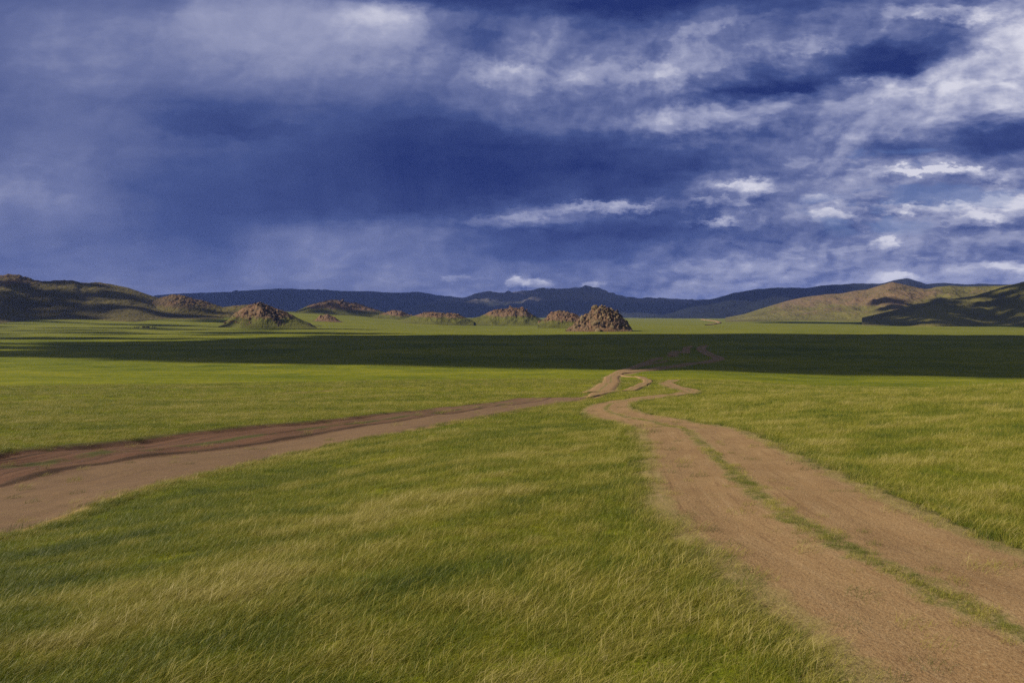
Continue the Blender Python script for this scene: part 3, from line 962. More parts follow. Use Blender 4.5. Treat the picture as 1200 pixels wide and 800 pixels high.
# over the right-hand hill
hp = []
for u in np.arange(930, 1800, 26.0):
    vt = np.interp(u, [930, 1000, 1060, 1110, 1140, 1400], [374.0, 370, 366, 357, 347, 340])
    for Yd in np.arange(1450, 2260, 70):
        zt = EYE - (vt - HZ) / F * Yd
        # keep shade where the hill's side lies below the line
        lo = np.interp(u, [930, 1010, 1075, 1140, 1200], [2080, 1750, 1620, 1550, 1520])
        hi = np.interp(u, [930, 1010, 1075, 1140], [2160, 2180, 2230, 2320])
        if Yd < lo or Yd > hi or rs.random() < 0.22: continue
        hp.append(((u - 600) / F * Yd, Yd, 42, 38, 35))
for _ in range(60):
    u = rs.uniform(1020, 1400); Yd = rs.uniform(2380, 2640) - 0.25 * abs(u - 1100)
    rr = rs.uniform(25, 45)
    hp.append(((u - 600) / F * Yd - SUN_DIR[0] / SUN_DIR[2] * 40, Yd, rr * 1.4, rr, rr * 0.8))
cloud('cloud', 1500, hp, 'cumulus cloud over the right, shading the dark hill at the edge')
# storm deck over the far ranges
dp = []
for _ in range(250):
    x = rs.uniform(-6500, 2200); y = rs.uniform(4700, 9800)
    if x > 900 and y < 5000: continue
    if -500 < x < 1000 and 5000 < y < 7000 and rs.random() < 0.75: continue
    r0 = rs.uniform(300, 620)
    dp.append((x, y, r0, r0 * 0.9, r0 * 0.45))
cloud('cloud', 5200, dp, 'great storm cloud far up ahead, shading the distant ranges')

# ------------------------------------------------------------------ air
hz = bpy.data.meshes.new('haze')
bm = bmesh.new(); bmesh.ops.create_cube(bm, size=1.0); bm.to_mesh(hz); bm.free()
haze = bpy.data.objects.new('haze', hz); COL.objects.link(haze)
zlo, zhi = -75.0, 335.0
haze.scale = (28000, 28000, zhi - zlo); haze.location = (0, 0, 0.5 * (zlo + zhi))
mh, n = material('haze_air')
pv = n.new('ShaderNodeVolumePrincipled')
pv.inputs['Color'].default_value = (0.24, 0.36, 1.0, 1)
pv.inputs['Density'].default_value = 3.8e-5
pv.inputs['Anisotropy'].default_value = 0.1
mo = n.new('ShaderNodeOutputMaterial'); n.t.links.new(pv.outputs[0], mo.inputs['Volume'])
hz.materials.append(mh)
tag(haze, 'thin bluish air over the valley', 'haze', kind='stuff')


# ------------------------------------------------------------------ grass: tufts scattered over the near land
def tuft(name, nb, rad, hmin, hmax, wid, lean, seed, straw=0.0, flat=0.0):
    rs = np.random.default_rng(seed)
    V, Fq, val = [], [], []
    for b in range(nb):
        a = rs.random() * 6.283; q = rad * math.sqrt(rs.random())
        bx, by = q * math.cos(a), q * math.sin(a)
        h = rs.uniform(hmin, hmax)
        la = rs.normal(0.25, 0.75)                      # direction of lean (wind blows towards +X)
        ln = max(0.05, rs.normal(lean, 0.25))
        dx, dy = math.cos(la), math.sin(la)
        w = wid * rs.uniform(0.7, 1.3)
        wa = rs.random() * 3.1416
        wx, wy = math.cos(wa) * w, math.sin(wa) * w
        isst = rs.random() < straw
        if isst: h *= 1.35; w *= 0.6; wx *= 0.6; wy *= 0.6
        cv = rs.random() * 0.7 + (0.75 if isst else 0.0)
        o = len(V)
        segs = 4
        for s in range(segs):
            t = s / (segs - 1)
            bend = ln * t * t
            px = bx + dx * h * bend; py = by + dy * h * bend
            pz = h * (t - 0.28 * ln * t * t) * (1 - 0.35 * flat) - 0.015
            k = (1 - t) ** 0.6 if not (isst and s == 2) else 1.3
            k = max(k, 0.12)
            V += [(px - wx * k, py - wy * k, pz), (px + wx * k, py + wy * k, pz)]
            val += [cv, cv]
            if s: Fq.append((o + 2 * s - 2, o + 2 * s - 1, o + 2 * s + 1, o + 2 * s))
    me = bpy.data.meshes.new(name)
    me.from_pydata(V, [], Fq); me.update()
    at = me.attributes.new('blade', 'FLOAT', 'POINT'); at.data.foreach_set('value', np.array(val, np.float32))
    me.materials.append(M_BLADE)
    o = bpy.data.objects.new(name, me)
    return o


tufts = bpy.data.collections.new('tufts')
TU = []
for i in range(4): TU.append(tuft('tuft', 70, 0.14, 0.035, 0.100, 0.0014, 0.80, 10 + i, 0.06))
for i in range(3): TU.append(tuft('tuft', 70, 0.14, 0.045, 0.120, 0.0013, 0.90, 20 + i, 0.26))
for i in range(2): TU.append(tuft('tuft', 34, 0.15, 0.015, 0.045, 0.0017, 1.2, 30 + i, 0.15, 0.6))     # short cropped / dry
for i, o in enumerate(TU):
    o.name = 'tuft_%02d' % i
    tufts.objects.link(o)


def scatter_grass():
    Ps = []
    def ring(r0, r1, dens, sc):
        amax = R(66) if r1 <= 12 else R(50) if r1 <= 34 else R(41)
        area = amax * (r1 * r1 - r0 * r0)
        n_ = int(area * dens)
        a = rng.uniform(-amax, amax, n_); r = np.sqrt(rng.uniform(r0 * r0, r1 * r1, n_))
        Ps.append(np.stack([np.sin(a) * r, np.cos(a) * r, np.full(n_, sc)], 1))
    ring(0.8, 7, 210, 0.95); ring(7, 12, 150, 1.0); ring(12, 20, 70, 1.15); ring(20, 34, 30, 1.45); ring(34, 60, 10, 2.0); ring(60, 110, 3.0, 2.8); ring(110, 220, 0.9, 4.0)
    P = np.vstack(Ps)
    x, y, sc = P.T
    r = np.hypot(x, y)
    dT, sg = dist_poly(x, y, TRK)
    s_, w_ = road_s(x, y)
    inr = (y > ROAD_Y0) & (y < ROAD_Y1)
    wob = 0.26 * fbm(x / 0.8, y / 0.8, 3, 61)
    onT = dT + wob - TRK_HW                     # metres outside the track's edge
    outn = np.where(inr, np.where(s_ < 0.5, -s_ * w_, (s_ - 1.0) * w_), 99.0)
    outR = outn + wob * 0.5
    outl = np.minimum(onT, np.where(outR > 90, 99, outR))
    for k, (Pb, hw) in BR.items():
        d, _ = dist_poly(x, y, Pb)
        outl = np.minimum(outl, d - hw)
    # sparse survivors in the strip between the wheels
    lat = dT * sg                               # left positive
    strip = np.exp(-((lat - 0.08) / 0.11) ** 2)
    keep = np.where(outl > 0.9, 1.0, np.where(outl > 0.0, 0.55 + 0.45 * outl / 0.9, np.where(outl > -0.2, 0.14, 0.03)))
    strip_on = (dT < 0.5) & (r < 60)
    keep = np.where(strip_on, np.maximum(keep, 0.85 * strip * sstep(-0.55, 0.05, fbm(x / 0.9, y / 0.9, 3, 63))), keep)
    mid_strip = inr & (np.abs(s_ - 0.72) < 0.03)
    keep = np.where(mid_strip, np.maximum(keep, 0.6 * sstep(0.0, 0.3, fbm(x / 2, y / 2, 3, 64))), keep)
    k = rng.random(len(x)) < keep
    x, y, sc, r, outl, lat, strip_on = x[k], y[k], sc[k], r[k], outl[k], lat[k], strip_on[k]
    z = land(x, y) + np.where(outl < 0.6, 0.035 + 0.0008 * r, 0.0) + np.where(strip_on, 0.02, 0.0)
    # colour and kind fields
    ca, sa = math.cos(R(38)), math.sin(R(38))
    xr, yr = x * ca + y * sa, -x * sa + y * ca
    pat = fbm(xr / 3.6, yr / 1.1, 4, 81) ; pat2 = fbm(x / 9.0, y / 9.0, 3, 82); pat3 = fbm(x / 0.7, y / 0.7, 3, 83)
    tint = 0.48 + 0.36 * pat + 0.24 * pat2 + 0.24 * pat3 + 0.16 * fbm(x / 1.7, y / 1.2, 3, 87)
    leftlow = sstep(-1.8, -6.0, x) * sstep(26, 15, y)           # tint darker low on the left, beside the wide road
    tint -= 0.20 * leftlow
    rightf = sstep(1.6, 3.0, -lat) * (r > 6)
    tint += 0.0 * rightf
    fringe = np.clip(1 - outl / 0.9, 0, 1)
    tint = np.where(outl < 0.9, tint * (1 - fringe) + fringe * np.where(rng.random(len(x)) < 0.45, 0.12, 0.66 + 0.2 * pat3), tint)
    tint = np.where(strip_on, np.where(rng.random(len(x)) < 0.35 + 0.9 * fbm(x / 1.6, y / 1.6, 2, 66), 0.30, 0.70) + 0.1 * pat3, tint)
    tint = np.clip(tint + rng.normal(0, 0.05, len(x)), 0.02, 1.0)
    drypatch = (fbm(x / 1.3, y / 0.8, 3, 88) > 0.36) & (r < 14) & (outl > 1.0)
    tint = np.where(drypatch & (rng.random(len(x)) < 0.7), 0.72, tint)
    short = drypatch | ((fringe > 0.75) & (rng.random(len(x)) < 0.7)) | strip_on
    strawf = rng.random(len(x)) < sstep(0.42, 0.7, tint) * 0.75
    idx = np.where(strip_on & (rng.random(len(x)) < 0.7), rng.integers(0, 4, len(x)), np.where(short, 7 + rng.integers(0, 2, len(x)), np.where(strawf, 4 + rng.integers(0, 3, len(x)), rng.integers(0, 4, len(x)))))
    hs = 1 + 0.35 * fbm(x / 2.2, y / 2.2, 3, 85)
    hs = np.where(short, 0.9, hs); hs = np.where(strip_on, 0.55, hs)
    scale = sc * hs * rng.uniform(0.8, 1.2, len(x))
    rot = rng.normal(R(18), R(26), len(x))
    me = bpy.data.meshes.new('grass')
    me.vertices.add(len(x)); me.vertices.foreach_set('co', np.stack([x, y, z], 1).astype(np.float32).ravel())
    o = bpy.data.objects.new('grass', me); COL.objects.link(o)
    add_attr(o, 'tint', tint); add_attr(o, 'scl', scale); add_attr(o, 'rotz', rot)
    a = me.attributes.new('kindix', 'INT', 'POINT'); a.data.foreach_set('value', idx.astype(np.int32))
    ng = bpy.data.node_groups.new('grass_scatter', 'GeometryNodeTree')
    ng.interface.new_socket('Geometry', in_out='INPUT', socket_type='NodeSocketGeometry')
    ng.interface.new_socket('Geometry', in_out='OUTPUT', socket_type='NodeSocketGeometry')
    gi = ng.nodes.new('NodeGroupInput'); go = ng.nodes.new('NodeGroupOutput')
    ci = ng.nodes.new('GeometryNodeCollectionInfo'); ci.inputs['Collection'].default_value = tufts
    ci.inputs['Separate Children'].default_value = True; ci.inputs['Reset Children'].default_value = True
    iop = ng.nodes.new('GeometryNodeInstanceOnPoints')
    iop.inputs['Pick Instance'].default_value = True

    def na(name, typ):
        q = ng.nodes.new('GeometryNodeInputNamedAttribute'); q.data_type = typ; q.inputs['Name'].default_value = name
        return q.outputs['Attribute']
    cx = ng.nodes.new('ShaderNodeCombineXYZ')
    ng.links.new(na('rotz', 'FLOAT'), cx.inputs[2])
    L = ng.links.new
    L(gi.outputs[0], iop.inputs['Points']); L(ci.outputs[0], iop.inputs['Instance'])
    L(na('kindix', 'INT'), iop.inputs['Instance Index'])
    e2r = ng.nodes.new('FunctionNodeEulerToRotation'); L(cx.outputs[0], e2r.inputs[0]); L(e2r.outputs[0], iop.inputs['Rotation'])
    L(na('scl', 'FLOAT'), iop.inputs['Scale'])
    L(iop.outputs[0], go.inputs[0])
    md = o.modifiers.new('scatter', 'NODES'); md.node_group = ng
    tag(o, 'wind-combed green and straw grass covering the near slope', 'grass', kind='stuff')
    print('grass tufts', len(x))


scatter_grass()

# ------------------------------------------------------------------ world: sky with storm clouds
TONE_V = [-160, 0, 25, 50, 75, 100, 125, 150, 175, 200, 225, 250, 275, 300, 325, 347]
TONE = [
    [30, 30, 30, 30, 32, 34, 36, 36, 34, 32, 28, 25, 22, 22, 20, 20, 22, 25, 30, 34, 38, 42, 44, 42, 40],
    [25, 25, 30, 32, 28, 45, 50, 50, 40, 35, 20, 12, 11, 15, 10, 5, 8, 12, 18, 22, 30, 35, 35, 25, 28],
    [30, 35, 35, 40, 45, 62, 58, 58, 62, 74, 50, 30, 26, 30, 12, 10, 32, 30, 20, 30, 45, 52, 45, 42, 82],
    [30, 38, 40, 40, 48, 58, 60, 60, 62, 66, 60, 36, 40, 50, 30, 30, 45, 36, 35, 40, 38, 38, 40, 92, 88],
    [30, 40, 42, 42, 45, 50, 52, 58, 60, 60, 58, 40, 56, 56, 45, 50, 62, 50, 55, 45, 20, 14, 72, 82, 80],
    [28, 35, 38, 38, 38, 38, 42, 46, 42, 48, 44, 56, 58, 48, 40, 56, 55, 20, 10, 15, 55, 76, 78, 78, 78],
    [30, 33, 35, 33, 22, 18, 22, 30, 25, 30, 35, 42, 42, 48, 45, 40, 62, 64, 63, 60, 65, 72, 72, 76, 70],
    [28, 32, 34, 32, 25, 17, 18, 30, 22, 10, 8, 10, 13, 35, 42, 48, 62, 55, 46, 48, 55, 55, 45, 22, 22],
    [32, 36, 36, 30, 25, 22, 25, 20, 12, 3, 3, 3, 4, 10, 15, 15, 20, 25, 38, 42, 45, 38, 38, 20, 18],
    [42, 42, 38, 28, 22, 22, 18, 14, 8, 3, 2, 2, 2, 3, 4, 5, 8, 25, 34, 42, 52, 65, 60, 48, 48],
    [48, 45, 38, 25, 20, 18, 14, 10, 7, 5, 3, 2, 5, 15, 12, 14, 42, 56, 40, 42, 50, 45, 52, 55, 52],
    [45, 42, 35, 25, 20, 16, 12, 10, 14, 12, 8, 20, 36, 42, 34, 26, 22, 40, 38, 50, 45, 48, 58, 68, 50],
    [32, 30, 30, 25, 20, 18, 20, 36, 38, 34, 32, 24, 16, 12, 12, 15, 25, 30, 42, 45, 50, 54, 54, 50, 50],
    [25, 28, 28, 25, 22, 22, 25, 34, 38, 32, 30, 24, 14, 15, 20, 25, 35, 38, 42, 48, 48, 52, 52, 50, 48],
    [28, 32, 34, 33, 32, 30, 30, 34, 36, 33, 34, 36, 48, 30, 32, 36, 40, 42, 46, 50, 52, 54, 58, 60, 56],
    [35, 38, 38, 36, 35, 35, 34, 36, 36, 36, 38, 38, 40, 40, 42, 42, 44, 45, 48, 50, 52, 54, 55, 55, 55],
]
for i, add in ((13, 5), (14, 9), (15, 12)):
    TONE[i] = [t + add for t in TONE[i]]
for i in (12, 13, 14):
    for j in range(6, 11): TONE[i][j] += 7
for i in range(1, 6):
    for j in range(0, 10): TONE[i][j] += 4
world = bpy.data.worlds.new('World'); scene.world = world; world.use_nodes = True
n = NT(world.node_tree)
tc = n.new('ShaderNodeTexCoord')
sp = n.new('ShaderNodeSeparateXYZ'); n.put(sp.inputs[0], tc.outputs['Generated'])
dx, dy, dz = sp.outputs
az = n.m('ARCTAN2', dx, dy)
hyp = n.m('SQRT', n.m('ADD', n.m('MULTIPLY', dx, dx), n.m('MULTIPLY', dy, dy)))
te = n.m('DIVIDE', dz, n.m('MAXIMUM', hyp, 0.02))
ca = n.m('MAXIMUM', n.m('COSINE', az), 0.72)
ev = n.m('DIVIDE', te, ca)                                  # height above the horizon
evp = n.m('POWER', n.m('MAXIMUM', ev, 0.002), 0.8)
C2 = n.vec(n.m('MULTIPLY', az, 1.0), n.m('MULTIPLY', evp, 1.3), 0.0)
wx = n.noise(C2, 5.5, 5, 0.6, 0.2); wy = n.noise(n.vec(n.m('ADD', az, 13.7), n.m('MULTIPLY', evp, 2.2), 4.0), 5.5, 5, 0.6, 0.2)
wx2 = n.noise(n.vec(n.m('ADD', az, 3.1), n.m('MULTIPLY', evp, 2.4), 2.0), 22.0, 5, 0.62); wy2 = n.noise(n.vec(n.m('ADD', az, 7.9), n.m('MULTIPLY', evp, 2.4), 9.0), 22.0, 5, 0.62)
rightness = n.rng(az, -0.45, 0.2, 0.55, 1.0)
azw = n.m('ADD', az, n.m('MULTIPLY', rightness, n.m('ADD', n.m('MULTIPLY', n.m('SUBTRACT', wx, 0.5), 0.14), n.m('MULTIPLY', n.m('SUBTRACT', wx2, 0.5), 0.05))))
lowfade = n.rng(ev, 0.01, 0.15, 0.25, 1.0)
evw = n.m('ADD', ev, n.m('MULTIPLY', n.m('MULTIPLY', lowfade, rightness), n.m('ADD', n.m('MULTIPLY', n.m('SUBTRACT', wy, 0.5), 0.075), n.m('MULTIPLY', n.m('SUBTRACT', wy2, 0.5), 0.035))))
A0, A1 = -0.62, 0.62
fz = n.m('DIVIDE', n.m('SUBTRACT', azw, A0), A1 - A0)
us = np.arange(0, 1201, 50)
ps = (np.arctan((us - 600) / F) - A0) / (A1 - A0)
tone = None
for i in range(len(TONE_V) - 1, -1, -1):
    row = n.ramp(fz, [(float(p), (t / 100.0,) * 3) for p, t in zip(ps, TONE[i])], 'B_SPLINE' if i in (5, 6, 7) else 'LINEAR')
    if tone is None: tone = row
    else:
        e0 = (HZ - TONE_V[i + 1]) / F; e1 = (HZ - TONE_V[i]) / F
        tone = n.mix(n.rng(evw, e0, e1, smooth=False), tone, row)
tb = n.new('ShaderNodeRGBToBW'); n.put(tb.inputs[0], tone); tone = tb.outputs[0]
# billows: broken detail, stronger on the right, thin streaks on the left
b1 = n.noise(C2, 9.0, 8, 0.6, 0.3)
b2 = n.noise(n.vec(az, n.m('MULTIPLY', evp, 2.1), 3.3), 26.0, 6, 0.6, 0.4)
det = n.m('ADD', n.m('MULTIPLY', n.m('SUBTRACT', b1, 0.5), 0.50), n.m('MULTIPLY', n.m('SUBTRACT', b2, 0.5), 0.42))
dmask = n.m('MULTIPLY', n.rng(az, -0.35, 0.3, 0.25, 0.60), n.rng(tone, 0.02, 0.5, 0.30, 1.0))
# single banks and rims: (column, row, half width, half height, tilt in degrees, lift, softness)
FEAT = [(300, 30, 95, 28, 8, .06, .8), (445, 32, 58, 30, 0, .12, .6), (560, 4, 120, 15, -5, -.14, .6), (760, 10, 130, 15, 5, -.14, .6),
        (570, 60, 62, 16, -20, -.16, .6), (590, 92, 50, 14, -22, .16, .5), (660, 66, 60, 22, 0, .08, .6), (700, 95, 40, 22, 20, .14, .5), (765, 95, 45, 24, 35, .16, .5),
        (930, 88, 210, 17, 10, -.13, .6), (1050, 62, 110, 26, 14, -.12, .6), (900, 104, 120, 8, 9, -.10, .5), (1060, 78, 60, 10, 16, -.10, .5), (950, 57, 70, 8, 8, .14, .6), (850, 36, 60, 6, 12, .14, .6), (1100, 22, 52, 9, 0, .18, .5), (1000, 22, 60, 6, 5, .10, .6),
        (1180, 62, 46, 44, 0, .14, .3), (1125, 112, 110, 30, 12, .08, .4), (1080, 138, 90, 16, 10, .10, .5), (830, 140, 105, 15, 5, .14, .5), (890, 120, 60, 10, 5, .10, .5),
        (1150, 168, 95, 14, 8, -.16, .5), (1025, 163, 42, 6, 3, .12, .4), (1105, 206, 58, 9, 2, .30, .3), (1080, 195, 32, 10, 12, .20, .3), (1000, 206, 55, 8, 5, .14, .5),
        (1175, 240, 25, 19, 20, .30, .25), (1150, 259, 42, 9, 5, .22, .3), (1092, 246, 36, 9, 5, .20, .3), (1045, 244, 26, 8, 0, .14, .35),
        (978, 255, 26, 11, 20, .16, .35), (965, 235, 20, 9, 0, .12, .4), (1036, 286, 16, 8, 25, .24, .3), (870, 222, 40, 12, 5, .26, .35), (830, 239, 64, 7, 3, .20, .35),
        (700, 243, 75, 8, 3, .24, .35), (600, 257, 65, 11, 4, .16, .45), (830, 260, 30, 6, 0, .22, .35), (885, 262, 16, 6, 30, .15, .4), (760, 272, 130, 10, -2, -.08, .6),
        (605, 330, 14, 6, 0, .24, .35), (630, 331, 17, 5, 0, .24, .35), (693, 333, 14, 4, 0, .20, .35), (535, 326, 22, 4, 0, .10, .5), (1150, 319, 46, 8, 5, .16, .4),
        (1050, 328, 22, 7, 0, .18, .35), (1178, 312, 18, 6, 0, .14, .35), (870, 308, 50, 4, 0, .08, .5), (350, 290, 60, 25, 0, .06, .8), (500, 266, 70, 16, 5, .08, .6),
        (235, 145, 48, 13, 0, -.10, .6), (310, 155, 42, 8, 0, -.08, .5), (930, 298, 60, 12, 8, .06, .6), (960, 180, 50, 8, 0, .06, .6)]
# small heaped clouds with a crisp top and a flat shaded base: (column, row of the base, half width, height, lift)
CUM = [(1172, 262, 40, 38, .42), (1138, 266, 34, 20, .34), (1095, 254, 42, 18, .30), (1048, 252, 26, 14, .24), (1105, 213, 60, 20, .36), (1060, 210, 50, 16, .26), (978, 266, 30, 20, .26),
       (962, 243, 22, 16, .20), (1036, 294, 18, 15, .32), (872, 236, 42, 26, .36), (838, 246, 50, 13, .26), (706, 251, 74, 15, .30), (600, 267, 62, 18, .20), (832, 266, 30, 11, .28),
       (604, 336, 15, 13, .32), (629, 337, 19, 11, .32), (693, 338, 15, 9, .26), (535, 331, 24, 9, .14), (1150, 325, 50, 16, .22), (1052, 334, 24, 14, .24), (1182, 322, 20, 16, .22),
       (1120, 134, 120, 40, .16), (1185, 100, 50, 76, .22), (835, 160, 100, 30, .16), (445, 66, 66, 62, .12), (700, 112, 44, 36, .14), (770, 112, 46, 40, .16), (1105, 34, 56, 18, .18), (600, 104, 56, 22, .14)]
fw = n.noise(n.vec(az, n.m('MULTIPLY', evp, 1.5), 21.0), 40.0, 7, 0.66); fw2 = n.noise(n.vec(az, n.m('MULTIPLY', evp, 1.5), 33.0), 40.0, 7, 0.66)
fa_ = n.m('ADD', az, n.m('ADD', n.m('MULTIPLY', n.m('SUBTRACT', wx, 0.5), 0.05), n.m('MULTIPLY', n.m('SUBTRACT', fw, 0.5), 0.04)))
fe_ = n.m('ADD', ev, n.m('MULTIPLY', lowfade, n.m('ADD', n.m('MULTIPLY', n.m('SUBTRACT', wy, 0.5), 0.03), n.m('MULTIPLY', n.m('SUBTRACT', fw2, 0.5), 0.034))))
fe_ = n.m('ADD', fe_, n.m('MULTIPLY', n.m('SUBTRACT', fw2, 0.5), 0.008))
FV = n.vec(fa_, fe_, 0.0)
feat = 0.0


def after(prev):
    """the cloud coordinate, evaluated only once the previous bank is summed (keeps the shader's memory small)"""
    if not hasattr(prev, 'is_output'): return FV
    q = n.new('ShaderNodeVectorMath', operation='MULTIPLY_ADD')
    n.put(q.inputs[0], prev); q.inputs[1].default_value = (1e-9, 1e-9, 0); n.put(q.inputs[2], FV)
    return q.outputs[0]


for (u, v, ru, rv, tilt, amp, soft) in FEAT:
    mp = n.new('ShaderNodeMapping', vector_type='TEXTURE')
    n.put(mp.inputs['Vector'], after(feat))
    mp.inputs['Location'].default_value = (math.atan((u - 600) / F), (HZ - v) / F, 0)
    mp.inputs['Rotation'].default_value = (0, 0, R(tilt))
    mp.inputs['Scale'].default_value = (ru / F * 1.25, rv / F * 1.25, 1)
    ln = n.new('ShaderNodeVectorMath', operation='LENGTH'); n.put(ln.inputs[0], mp.outputs[0])
    w = n.rng(ln.outputs['Value'], 1.0 + soft * 0.3, 1.0 - soft)
    feat = n.m('MULTIPLY_ADD', w, amp * (0.42 if (amp > 0 and v > 190) else 0.6 if amp > 0 else 0.8), feat)
cumf = 0.0
for (u, v, ru, hh, amp) in CUM:
    mp = n.new('ShaderNodeMapping', vector_type='TEXTURE')
    n.put(mp.inputs['Vector'], after(cumf if hasattr(cumf, 'is_output') else feat))
    mp.inputs['Location'].default_value = (math.atan((u - 600) / F), (HZ - v) / F, 0)
    mp.inputs['Scale'].default_value = (ru / F, hh / F, 1)
    ln = n.new('ShaderNodeVectorMath', operation='LENGTH'); n.put(ln.inputs[0], mp.outputs[0])
    sy = n.new('ShaderNodeSeparateXYZ'); n.put(sy.inputs[0], mp.outputs[0])
    up = n.rng(sy.outputs[1], -0.1, 0.85, -0.35, 1.0)            # shaded base, lit head
    w = n.m('MULTIPLY', n.m('MULTIPLY', n.rng(ln.outputs['Value'], 1.06, 0.80), n.rng(sy.outputs[1], -0.30, 0.0)), up)
    cumf = n.m('MULTIPLY_ADD', w, amp, cumf)
tone = n.m('ADD', n.m('ADD', tone, feat), n.m('MAXIMUM', n.m('MINIMUM', cumf, 0.45), -0.2))
tone2 = n.m('ADD', tone, n.m('MULTIPLY', det, dmask))
# cumulus heads with crisp lit rims on the right
cu = n.noise(n.vec(n.m('MULTIPLY', az, 1.0), n.m('MULTIPLY', evp, 2.6), 7.0), 11.0, 8, 0.58, 0.2)
cmask = n.m('MULTIPLY', n.rng(az, 0.12, 0.38), n.m('MULTIPLY', n.rng(ev, 0.03, 0.07), n.rng(ev, 0.24, 0.17)))
lump = n.rng(cu, 0.56, 0.63)
tone2 = n.m('ADD', tone2, n.m('MULTIPLY', n.m('MULTIPLY', lump, cmask), n.rng(cu, 0.56, 0.75, 0.14, 0.05)))
# rain curtains
rain = n.noise(n.vec(n.m('ADD', n.m('MULTIPLY', az, 16.0), n.m('MULTIPLY', ev, 3.0)), n.m('MULTIPLY', ev, 1.4), 0.0), 1.0, 4, 0.55)
rmask = n.m('MULTIPLY', n.rng(ev, 0.30, 0.12), n.rng(az, 0.25, 0.0))
tone2 = n.m('ADD', tone2, n.m('MULTIPLY', n.m('SUBTRACT', rain, 0.5), n.m('MULTIPLY', rmask, 0.22)))
# billows lit from the upper left: height of the cloud face against the height a little way towards the light
Q = n.vec(n.m('ADD', az, n.m('MULTIPLY', n.m('SUBTRACT', wx, 0.5), 0.10)), n.m('ADD', n.m('MULTIPLY', evp, 1.15), n.m('MULTIPLY', n.m('SUBTRACT', wy, 0.5), 0.08)), 60.0)
rel = None
for (sc_, off_, am, det_) in ((8.0, 0.022, 1.5, 5), (19.0, 0.010, 1.1, 5)):
    sh_ = n.new('ShaderNodeVectorMath', operation='ADD'); n.put(sh_.inputs[0], Q); sh_.inputs[1].default_value = (-0.55 * off_, off_, 0)
    d_ = n.m('SUBTRACT', n.noise(Q, sc_, det_, 0.52), n.noise(sh_.outputs[0], sc_, det_, 0.52))
    rel = n.m('MULTIPLY', d_, am) if rel is None else n.m('MULTIPLY_ADD', d_, am, rel)
tone2 = n.m('ADD', tone2, n.m('MULTIPLY', rel, n.m('MULTIPLY', n.rng(az, -0.30, 0.35, 0.22, 0.85), n.rng(tone2, 0.0, 0.55, 0.25, 1.0))))
# puffy texture on the sunlit clouds
pf = None
for (sc_, am) in ((20.0, 0.5), (45.0, 0.3), (95.0, 0.2)):
    q = n.noise(n.vec(az, n.m('MULTIPLY', evp, 1.5), 40.0 + sc_), sc_, 2, 0.5, 0.25)
    q = n.m('SUBTRACT', 1.0, n.m('ABSOLUTE', n.m('MULTIPLY', n.m('SUBTRACT', q, 0.5), 5.0)))
    q = n.m('MULTIPLY', n.m('SUBTRACT', q, 0.4), am)
    pf = q if pf is None else n.m('ADD', pf, q)
tone2 = n.m('ADD', tone2, n.m('MULTIPLY', pf, n.m('MULTIPLY', n.rng(tone2, 0.25, 0.75, 0.02, 0.20), n.rng(az, -0.3, 0.3, 0.25, 1.0))))
tone2 = n.m('ADD', tone2, n.rng(az, -0.15, -0.55, 0.0, 0.07))
# bright cloud gathers slowly towards white
hi_ = n.m('MAXIMUM', n.m('SUBTRACT', tone2, 0.62), 0.0)
tone2 = n.m('SUBTRACT', tone2, n.m('MULTIPLY', hi_, 0.25))
tone2 = n.m('MAXIMUM', n.m('MINIMUM', tone2, 1.0), 0.0)
ccol = n.ramp(tone2, [(0.0, srgb(35, 51, 110)), (0.25, srgb(67, 83, 137)), (0.5, srgb(108, 118, 162)), (0.75, srgb(156, 161, 192)), (1.0, srgb(216, 216, 230))])
# blue gaps and clear sky by the Sky Texture
sky = n.new('ShaderNodeTexSky', sky_type='NISHITA')
sky.sun_disc = False; sky.sun_elevation = SUN_EL; sky.sun_rotation = SUN_AZ
sky.altitude = 1300; sky.air_density = 1.0; sky.dust_density = 0.6
skyc = n.new('ShaderNodeVectorMath', operation='SCALE'); n.put(skyc.inputs[0], sky.outputs[0]); skyc.inputs['Scale'].default_value = 0.06
gap = None
for (u, v, ru, rv) in [(1055, 186, 60, 10), (985, 252, 40, 25), (1110, 228, 80, 12), (1040, 262, 40, 18)]:
    a0 = math.atan((u - 600) / F); e0 = (HZ - v) / F
    qa = n.m('DIVIDE', n.m('SUBTRACT', azw, a0), ru / F); qe = n.m('DIVIDE', n.m('SUBTRACT', evw, e0), rv / F)
    d = n.m('ADD', n.m('MULTIPLY', qa, qa), n.m('MULTIPLY', qe, qe))
    g = n.rng(d, 1.4, 0.2)
    gap = g if gap is None else n.m('MAXIMUM', gap, g)
gap = n.m('MULTIPLY', gap, n.rng(cu, 0.60, 0.50))
gain = 2.0 ** -EXPOSURE
cs = n.new('ShaderNodeVectorMath', operation='SCALE'); n.put(cs.inputs[0], ccol); cs.inputs['Scale'].default_value = gain
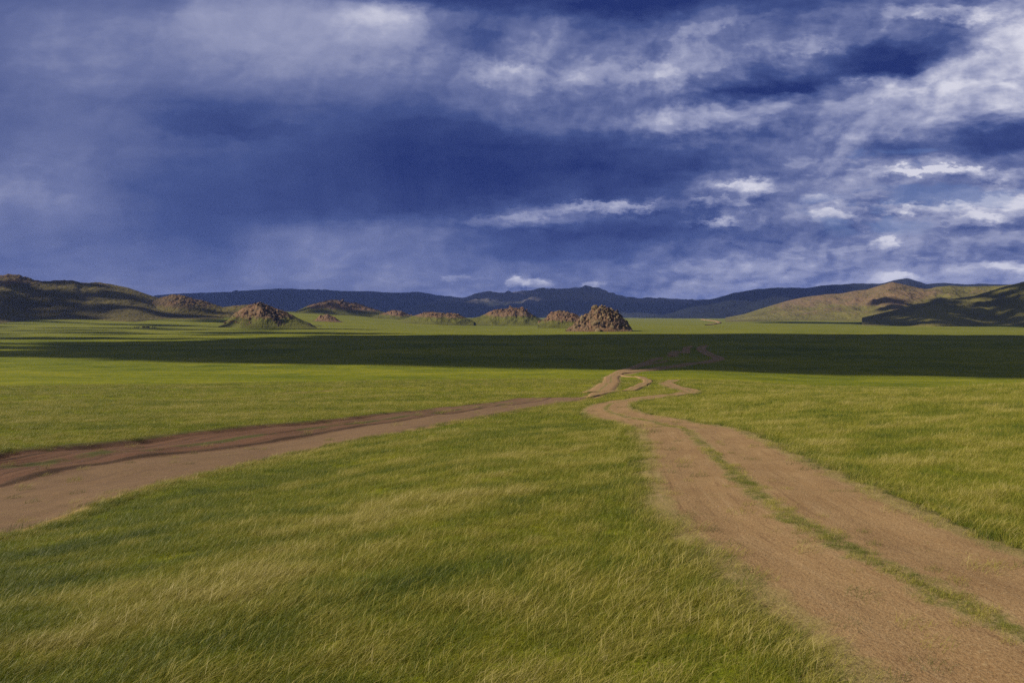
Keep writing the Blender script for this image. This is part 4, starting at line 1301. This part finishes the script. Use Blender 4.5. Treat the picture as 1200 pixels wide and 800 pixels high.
blue = n.mix(0.75, skyc.outputs[0], tuple(c * gain for c in srgb(64, 88, 160)))
back = n.rng(n.m('ABSOLUTE', az), 0.75, 1.2)              # behind the viewer: unseen grey cloud, set to lift the shadows, and open sky
cs2 = n.mix(back, cs.outputs[0], tuple(c * gain for c in (0.30, 0.30, 0.29)))
cover = n.mixf(back, n.m('SUBTRACT', 1.0, n.m('MULTIPLY', gap, 0.5)), n.rng(b1, 0.42, 0.6, 0.25, 0.9))
blue = n.mix(back, blue, skyc.outputs[0])
fin = n.mix(cover, blue, cs2)
bg = n.new('ShaderNodeBackground'); n.put(bg.inputs['Color'], fin); bg.inputs['Strength'].default_value = 1.0
n.out(bg.outputs[0], True)
world.cycles.sampling_method = 'MANUAL'; world.cycles.sample_map_resolution = 512

# ------------------------------------------------------------------ sun, camera, view
sl = bpy.data.lights.new('sun', 'SUN'); sl.energy = 4.8; sl.angle = R(0.53); sl.color = (1.0, 0.90, 0.74)
so = bpy.data.objects.new('sun', sl); COL.objects.link(so)
so.rotation_euler = Vector((-SUN_DIR[0], -SUN_DIR[1], -SUN_DIR[2])).to_track_quat('-Z', 'Y').to_euler()

cam = bpy.data.cameras.new('camera'); co = bpy.data.objects.new('camera', cam); COL.objects.link(co)
cam.sensor_width = 36; cam.lens = 36 * F / 1200; cam.clip_start = 0.1; cam.clip_end = 60000
co.location = (0, 0, EYE)
co.rotation_euler = (R(90) - math.atan((400 - HZ) / F), 0, 0)
scene.camera = co

vs = scene.view_settings
scene.display_settings.display_device = 'sRGB'
vs.view_transform = 'Standard'; vs.look = 'None'; vs.exposure = EXPOSURE; vs.gamma = 1.0; vs.use_curve_mapping = False
scene.render.engine = 'CYCLES'
cy = scene.cycles
cy.max_bounces = 6; cy.diffuse_bounces = 3; cy.glossy_bounces = 2; cy.transmission_bounces = 3; cy.volume_bounces = 1; cy.transparent_max_bounces = 6
cy.use_denoising = False
cy.sample_clamp_indirect = 3.0
cy.caustics_reflective = False; cy.caustics_refractive = False
